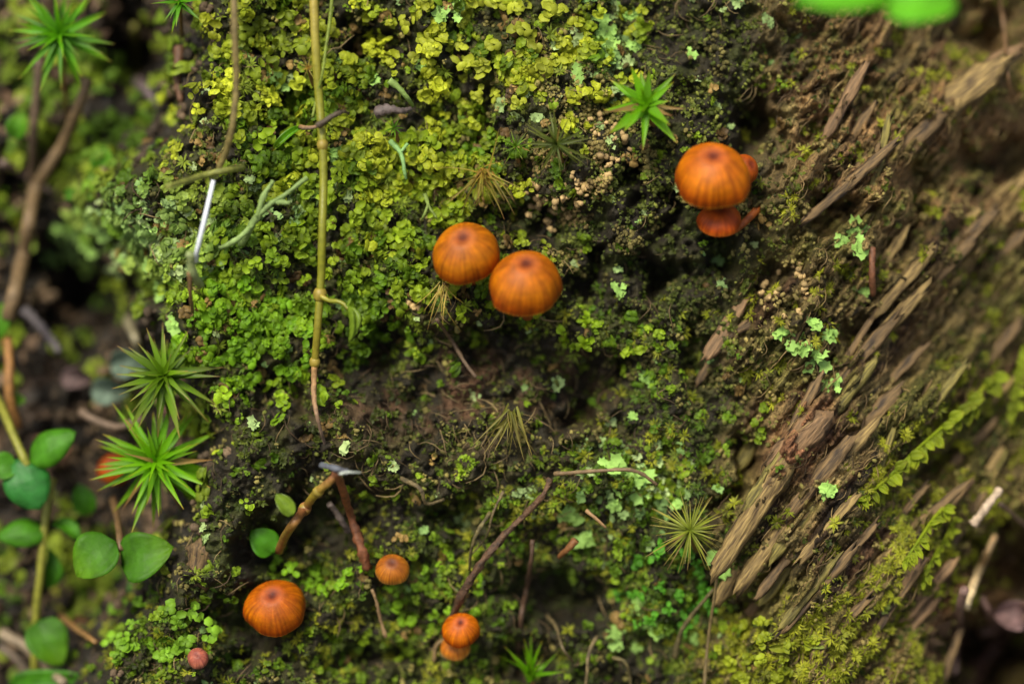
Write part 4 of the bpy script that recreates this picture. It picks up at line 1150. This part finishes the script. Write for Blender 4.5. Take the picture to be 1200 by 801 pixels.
wspots = [(935, 520, 96, 34, 2, 50), (885, 600, 120, 26, 0, 58), (912, 625, 110, 22, 0, 55), (940, 610, 80, 18, 3, 52), (865, 665, 70, 20, 0, 60), (1000, 430, 110, 18, 1, 48),
          (1025, 400, 120, 16, 0, 47), (985, 470, 90, 16, 3, 50), (960, 560, 80, 20, 1, 52), (900, 560, 60, 18, 3, 55), (1040, 450, 90, 14, 1, 45), (880, 520, 50, 18, 3, 60),
          (850, 385, 60, 18, 2, 55), (835, 420, 50, 12, 1, 60), (1010, 500, 90, 18, 1, 46), (985, 540, 90, 14, 0, 48), (1110, 120, 130, 36, 0, 36), (1060, 175, 90, 26, 1, 42),
          (1150, 90, 80, 24, 2, 40), (1020, 190, 60, 16, 1, 60), (990, 120, 70, 14, 2, 62), (1000, 160, 60, 12, 1, 58), (1090, 330, 110, 16, 1, 45), (1060, 330, 80, 14, 0, 50),
          (1120, 290, 90, 16, 1, 42), (1040, 300, 60, 14, 0, 55), (970, 620, 70, 12, 0, 50), (925, 665, 80, 14, 3, 52), (960, 690, 90, 14, 1, 50), (995, 650, 70, 12, 1, 48),
          (1150, 360, 80, 14, 1, 45), (1160, 420, 80, 16, 1, 50), (1170, 300, 70, 14, 1, 42), (1040, 700, 90, 16, 2, 46), (1060, 740, 80, 18, 2, 44), (1090, 690, 70, 16, 2, 48),
          (1110, 590, 60, 12, 2, 42), (1060, 600, 60, 10, 1, 50), (985, 735, 70, 12, 1, 45), (875, 720, 60, 12, 1, 50), (1140, 520, 60, 12, 1, 46), (945, 470, 50, 12, 1, 60)]
rw = random.Random(77)
while len(wspots) < 66:
    px, py = rw.uniform(850, 1190), rw.uniform(20, 790)
    if float(wood_mask(px, py)) < 0.8 or float(pit_mask(px, py)) > 0.3: continue
    wspots.append((px, py, rw.uniform(40, 110), rw.uniform(7, 14), rw.choice((0, 0, 3, 3, 1)), rw.gauss(50, 9)))
for i, (px, py, L, w_, mi, an) in enumerate(wspots):
    h_, n_ = hit(px, py, 0)
    q = h_ - Vector((0, 0, w_ * S * (0.22 if i == 0 else 0.10 if i < 42 else 0.16)))
    d = Vector((math.cos(R(an)), math.sin(R(an)), 0.05 * math.sin(i)))
    part('wood_strip', strip_mesh(L * (1.0 if i == 0 else 1.45) * S, w_ * S, w_ * S * (0.2 if i < 12 else 0.13), i, WOODS[mi]), log, Matrix.Translation(q - lp) @ frame_x(d, Vector((0.1 * math.sin(i * 3), 0.2, 1))))

twig('pale_splinter', [(1172, 573, 14), (1160, 588, 14), (1150, 602, 13), (1140, 614, 11)], 4.5, 6, 'short pale splinter above the bleached broken stick on the reddish soil', 'stick', lin(190, 168, 140), 0.3)
twig('bleached_stick', [(1166, 628, 13), (1158, 645, 14), (1150, 662, 15), (1142, 682, 15), (1131, 712, 14)], 3.6, 5.5, 'bleached broken stick with a dark joint standing beside the black hole', 'stick', lin(206, 186, 140), 0.25, colr2=lin(196, 160, 110))
twig('grey_stick', [(1130, 690, 13), (1124, 715, 12), (1120, 745, 11), (1117, 785, 8)], 5, 6, 'mauve-grey stick running down from the bleached stick', 'stick', lin(132, 104, 92), 0.35)
twig('grey_stick', [(1172, 590, 10), (1186, 602, 12), (1204, 618, 10)], 3, 3, 'thin dark stick beside the short pale splinter', 'stick', lin(112, 92, 72), 0.3)
for i, pth in enumerate(([(1140, 800, 8), (1158, 770, 12), (1176, 745, 14), (1204, 722, 12)], [(1128, 795, 8), (1142, 778, 11), (1160, 772, 12)], [(1150, 742, 12), (1168, 735, 14), (1188, 715, 14), (1206, 706, 13)],
                         [(1150, 700, 8), (1160, 720, 11), (1166, 745, 8)])):
    twig('bark_curl', pth, 6 - i * 0.7, 5, 'rolled mauve-brown bark curl at the edge of the black hole', 'bark', lin(120, 92, 80), 0.4, group='bark curls by the hole', seed=i)
twig('thin_root', [(1168, -20, 12), (1176, 30, 12), (1180, 80, 11), (1186, 115, 8)], 3, 2.5, 'thin brown root hanging beside the broad leaf over pale wood', 'root', lin(120, 92, 60), 0.3)
twig('thin_root', [(1022, 290, 4), (1022, 320, 5), (1023, 345, 3)], 4, 4, 'short reddish root stub below the mint lichen flakes on the wood', 'root', lin(120, 78, 50), 0.3)

# hanging fringe of flat moss along the wood
m_frond = mat_ramp('olive_frond', [(0, lin(92, 108, 16)), (0.7, lin(124, 138, 24)), (1, lin(136, 140, 40))], rough=0.6, transl=0.2, rand=0.4, spec=0.2)
def frond(path, n, L0, L1, wid, ang, label, seed, group='flat moss fringes on the wood'):
    rr = random.Random(seed)
    pts = px_path(path, 2.6, 1.6); b = pts[0][0]
    t = thing('moss_frond', b, label, 'moss', group)
    part('stem', mesh_py('stem', *tube(pts, b, 7, 5, 0.2), m_frond), t)
    me = [mesh_py('leaflet', *oval_leaf(1, 0.5, 0.12, 0.2, 0.95, rows=5, colsn=4, seed=i), m_frond) for i in range(3)]
    sp = spline(pts, 12)
    for i in range(n):
        q = sp[int((i + 0.5) / n * (len(sp) - 1))]
        L = (L0 + (L1 - L0) * i / n) * rr.uniform(0.5, 1.25) * S
        a = R(ang + rr.uniform(-30, 30) + (0 if rr.random() < 0.68 else 85))
        part('leaflet', rr.choice(me), t, Matrix.Translation(Vector(q[:3]) - b) @ frame_x(Vector((math.cos(a), math.sin(a), 0.35)), Vector((-0.2, 0.3, 1))) @ Matrix.Diagonal((L, L * wid, L, 1)))
    return t
frond([(1165, 440, 5), (1130, 478, 6), (1095, 508, 6.5), (1065, 535, 6.5), (1042, 558, 5)], 44, 21, 15, 1.3, -72, 'olive fringe of hanging flat moss leaflets along the diagonal wood edge', 51)
frond([(1200, 405, 6), (1190, 450, 6), (1185, 490, 5)], 26, 16, 14, 1.2, -84, 'blurred olive fringe of moss leaflets beside the diagonal fringe', 52)
frond([(1040, 560, 5), (1018, 578, 5), (1000, 590, 4)], 9, 16, 12, 0.9, -60, 'fine lower tail of the hanging moss fringe above bare wood', 53)
frond([(1110, 590, 7), (1092, 610, 8), (1072, 640, 8), (1058, 660, 7)], 26, 17, 14, 0.9, -75, 'bright yellow-green moss spray on the brown wood below the fringe', 54)
frond([(1120, 605, 6), (1108, 630, 7), (1090, 660, 7), (1082, 682, 6)], 24, 16, 14, 0.9, -85, 'second yellow-green moss spray overlapping the bright spray', 55)
for i, (px, py, an, L, lab) in enumerate(((925, 727, 8, 44, 'pale yellow-green flat leaf lying on the wood above the moss'), (958, 752, -14, 50, 'long pale green flat leaf above the mossy corner of the wood'),
                                     (938, 750, -30, 34, 'small yellow flat leaf between two pale flat leaves'), (910, 770, -50, 34, 'upright yellow-green flat leaf at the mossy foot of the wood'))):
    d = Vector((math.cos(R(an)), math.sin(R(an)), 0.1)) * L * S
    p = hit(px, py, 1.2)[0] - d * 0.5
    v, f = oval_leaf(d.length, L * 0.3 * S, 0.08, 0.15, 0.8, seed=i)
    top('flat_leaf', mesh_py('flat_leaf', v, f, mat_flat('flat_yellow_leaf', (lin(128, 136, 34), lin(134, 150, 64))[i == 1], rough=0.6, transl=0.2, rand=0, vary=(0.5, 1.2), vscale=600, bump=0.0002, spec=0.2)), p, lab, 'leaf', 'flat leaves on the mossy wood', frame_x(d, Vector((0, 0.3, 1))))

# ------------------------------------------------------------------ single lichen flakes, moss sprigs and crumbs that can be picked out
LICH_ME = [mesh_np('lichen_flake', p_lichen(800 + i, 4 + i % 3)[0], p_lichen(800 + i, 4 + i % 3)[1], m_lich,
                   np.array(lin(150, 190, 92)) * p_lichen(800 + i, 4 + i % 3)[2][:, None] * (0.85, 1.0, 1.2)[i % 3]) for i in range(9)]
def flakes(spots, label, group):
    for i, (px, py, r_) in enumerate(spots):
        p, n = hit(px, py, 0.5)
        M = frame(Vector(n) * 0.6 + Vector((random.uniform(-.3, .3), 0.2, 1)), random.uniform(0, 6)) @ Matrix.Scale(r_ * 1.25 * S, 4)
        top('lichen_flake', random.choice(LICH_ME), p, label, 'lichen', group, rot=M)
flakes([(725, 339, 9), (757, 438, 9), (763, 447, 8), (741, 490, 6)], 'mint green lichen flake in the dark moss between the mushrooms and the wood', 'lichen flakes in the dark moss')
flakes([(1003, 269, 12), (984, 285, 8), (1006, 291, 12), (1013, 341, 8)], 'mint green lichen flake on the knobbly brown wood above the large flake patch', 'lichen flakes on upper wood')
flakes([(920, 388, 13), (930, 398, 14), (950, 385, 9), (958, 412, 9), (970, 398, 10), (955, 423, 15), (976, 450, 10), (965, 452, 8), (945, 405, 8)], 'mint green lichen flake in the patch on the knobbly brown wood', 'lichen flakes in the wood patch')
flakes([(720, 541, 13), (752, 552, 15), (740, 562, 10), (722, 570, 9), (716, 592, 9), (748, 576, 11), (796, 593, 7), (668, 603, 13), (686, 628, 12), (690, 575, 7), (726, 556, 9)], 'mint green lichen flake around the bent pale twig', 'lichen flakes around the pale twig')
flakes([(721, 741, 13), (719, 752, 11), (747, 713, 11), (766, 735, 11), (747, 755, 9), (757, 727, 9), (848, 660, 12), (838, 652, 8), (817, 747, 7), (975, 575, 9), (968, 580, 7)], 'pale green lichen flake below the hair-leaved moss tuft', 'lichen flakes below the hair moss')
flakes([(425, 93, 10), (434, 97, 9), (412, 84, 9), (398, 70, 8), (388, 64, 7), (395, 176, 10), (404, 172, 7), (385, 128, 8), (515, 15, 10), (530, 12, 12), (498, 75, 9), (473, 200, 9), (477, 212, 8)], 'mint green lichen flake in the cupped moss right of the vine', 'lichen flakes right of the vine')
flakes([(707, 30, 13), (715, 48, 15), (708, 66, 12), (737, 18, 14), (728, 10, 10), (700, 15, 10), (678, 88, 12), (742, 60, 8), (807, 66, 7)], 'whitish green lichen flake above the bright broad-leaved star', 'lichen flakes above the broad star')
flakes([(80, 262, 15), (95, 272, 14), (115, 255, 15), (62, 298, 13), (132, 270, 14), (150, 300, 12), (165, 290, 12), (145, 262, 12), (180, 310, 11), (195, 340, 12), (205, 378, 11), (168, 265, 12), (110, 285, 12)],
       'pale bluish green lichen flake on the rim above the darkest hole', 'lichen flakes on the hollow rim')
flakes([(325, 92, 10), (318, 88, 8), (330, 98, 8), (362, 98, 9), (283, 65, 9), (286, 150, 8), (234, 318, 8), (411, 195, 6)], 'chalky white-green lichen flake among the moss beside the upper vine', 'chalky flakes beside the vine')

def sprig_meshes(colr, seed, n=8):
    out = []
    for i in range(n):
        v, f, s = p_cup_clump(seed + i, 7 + i % 5)
        out.append(mesh_np('moss_sprig', v, f, m_moss, np.clip(np.array(colr) * s[:, None] * (0.8 + 0.4 * (i % 3) / 2), 0, .8)))
    return out
def sprigs(n, cx, cy, rx, ry, size, colr, label, group, seed, avoid=()):
    me = sprig_meshes(colr, seed)
    rr = random.Random(seed); done = []
    tries = 0
    while len(done) < n and tries < n * 40:
        tries += 1
        a = rr.uniform(0, 6.283); q = math.sqrt(rr.random())
        px, py = cx + rx * q * math.cos(a), cy + ry * q * math.sin(a)
        if any((px - x) ** 2 + (py - y) ** 2 < 15 ** 2 for x, y in done): continue
        if any((px - x) ** 2 + (py - y) ** 2 < r_ ** 2 for x, y, r_ in MUSH): continue
        if float(vnoise(px / 26, py / 26, seed)) < 0.36: continue
        done.append((px, py))
        p, nn = hit(px, py, rr.uniform(0.5, 2.2))
        M = frame(Vector(nn) * 0.6 + Vector((rr.uniform(-.4, .4), 0.3, 1)), rr.uniform(0, 6)) @ Matrix.Scale(rr.uniform(size[0] * 0.75, size[1]) * S, 4)
        top('moss_sprig', rr.choice(me), p, label, 'moss', group, rot=M)
MUSH = [(546, 296, 44), (615, 332, 46), (838, 210, 52), (323, 710, 40), (460, 665, 24), (538, 742, 30)]
sprigs(60, 460, 240, 75, 85, (12, 18), lin(136, 160, 32), 'yellow-green cupped moss sprig between the vine and the touching mushrooms', 'moss sprigs between vine and pair', 901)
sprigs(45, 315, 250, 60, 110, (11, 17), lin(124, 150, 28), 'yellow-green cupped moss sprig between the vine and the white needle', 'moss sprigs left of the vine', 902)
sprigs(32, 570, 60, 100, 70, (12, 20), lin(160, 168, 48), 'pale yellow cupped moss sprig above the brownish drooping tuft', 'moss sprigs above the brownish tuft', 903)
sprigs(36, 290, 395, 75, 60, (10, 16), lin(106, 150, 24), 'fresh green cupped moss sprig beside the lower joints of the vine', 'moss sprigs by the lower vine', 904)
sprigs(26, 330, 60, 60, 70, (12, 18), lin(116, 132, 30), 'olive green cupped moss sprig beside the topmost part of the vine', 'moss sprigs by the upper vine', 905)
sprigs(14, 365, 678, 60, 16, (9, 14), lin(120, 164, 30), 'bright green moss sprig in the row under the forked twig', 'moss sprigs under the fork', 906)
sprigs(16, 180, 745, 60, 40, (11, 18), lin(118, 160, 40), 'light green moss sprig left of the lone dark orange mushroom', 'moss sprigs by the lone mushroom', 907)
sprigs(18, 505, 690, 60, 50, (7, 12), lin(120, 160, 30), 'small bright green moss sprig between the small pale and the double mushrooms', 'moss sprigs between the small mushrooms', 908)
sprigs(26, 785, 690, 55, 50, (8, 13), lin(84, 144, 36), 'deep green moss sprig under the hair-leaved moss tuft', 'moss sprigs under the hair moss', 909)
sprigs(9, 682, 392, 26, 14, (10, 16), lin(140, 172, 28), 'bright lime moss sprig below the right cap of the touching pair', 'lime moss sprigs', 910)
sprigs(9, 745, 395, 22, 14, (7, 12), lin(132, 156, 32), 'lime moss sprig beside the little pit near the wood', 'lime moss sprigs by the pit', 911)
sprigs(20, 100, 190, 90, 150, (12, 20), lin(96, 128, 34), 'blurred green moss sprig inside the hollow behind the bending stalk', 'moss sprigs in the hollow', 912)
sprigs(16, 905, 765, 70, 34, (9, 15), lin(140, 152, 34), 'yellow-green moss sprig at the mossy foot of the wood', 'moss sprigs at the foot of the wood', 913)

CR = []
for i in range(6):
    v, f, s = p_granules(950 + i, 3)
    CR.append(mesh_np('soil_crumb', v, f, m_crumb, np.clip(np.array(lin(188, 160, 108)) * s[:, None], 0, .8)))
def crumbs(n, cx, cy, rx, ry, size, label, group, seed):
    rr = random.Random(seed)
    for i in range(n):
        a = rr.uniform(0, 6.283); q = math.sqrt(rr.random())
        px, py = cx + rx * q * math.cos(a), cy + ry * q * math.sin(a)
        p, nn = hit(px, py, 0.5)
        top('soil_crumb', rr.choice(CR), p, label, 'soil', group, rot=frame(Vector((rr.uniform(-1, 1), rr.uniform(-1, 1), 1)), rr.uniform(0, 6)) @ Matrix.Scale(rr.uniform(*size) * S, 4))
crumbs(26, 655, 235, 42, 34, (8, 13), 'beige soil crumb in the heap above the right cap of the pair', 'beige crumbs above the pair', 1)
crumbs(24, 700, 180, 40, 50, (7, 11), 'beige soil crumb below the bright broad-leaved star', 'beige crumbs below the star', 2)
crumbs(16, 920, 345, 30, 40, (8, 12), 'tan soil crumb on the knobbly wood above the mint flake patch', 'tan crumbs on the wood', 3)
crumbs(8, 490, 345, 22, 14, (8, 12), 'tan soil crumb beside the straw-yellow strands', 'tan crumbs by the strands', 4)

for i, (pth, r_, lab) in enumerate((
        ([(590, 575, 5), (578, 600, 7), (570, 628, 6), (552, 650, 3)], 2.6, 'thin olive strand crossing the slanting root'),
        ([(575, 600, 6), (560, 622, 8), (552, 645, 7), (550, 668, 4)], 3.6, 'mossy green strand left of the slanting root'),
        ([(700, 745, 4), (690, 765, 6), (688, 790, 6), (684, 815, 4)], 4.0, 'tan moss strand beside the thin dark root'),
        ([(718, 770, 5), (732, 775, 7), (738, 792, 6), (740, 815, 4)], 3.6, 'tan forked strand under the pale green flakes'),
        ([(640, 720, 4), (652, 735, 6), (660, 760, 6), (672, 775, 3)], 3.4, 'dull brown strand in the shade between thin root and flakes'),
        ([(790, 770, 4), (798, 740, 6), (815, 715, 7), (836, 690, 5)], 4.6, 'mauve-brown root bark strip below the hair moss'),
        ([(470, 560, 3), (492, 572, 6), (500, 590, 6), (520, 585, 4)], 4.0, 'pale brown curl of dead moss beside the upper end of the slanting root'))):
    twig('dry_strand', pth, r_ * 0.7, r_ * 0.4, lab, 'strand', lin(98, 88, 50) if i % 2 else lin(110, 96, 62), 0.5, seed=i, bump=0.0004, vary=(0.4, 1.4))

bs, bn_ = hit(240, 655, 1.0)
top('bark_scrap', strip_mesh(62 * S, 40 * S, 9 * S, 991, WOODS[1]), bs, 'brown ribbed bark scrap on the moss beside the pointed light green leaf', 'bark', rot=frame_x(Vector((0.2, 1, 0.1))))
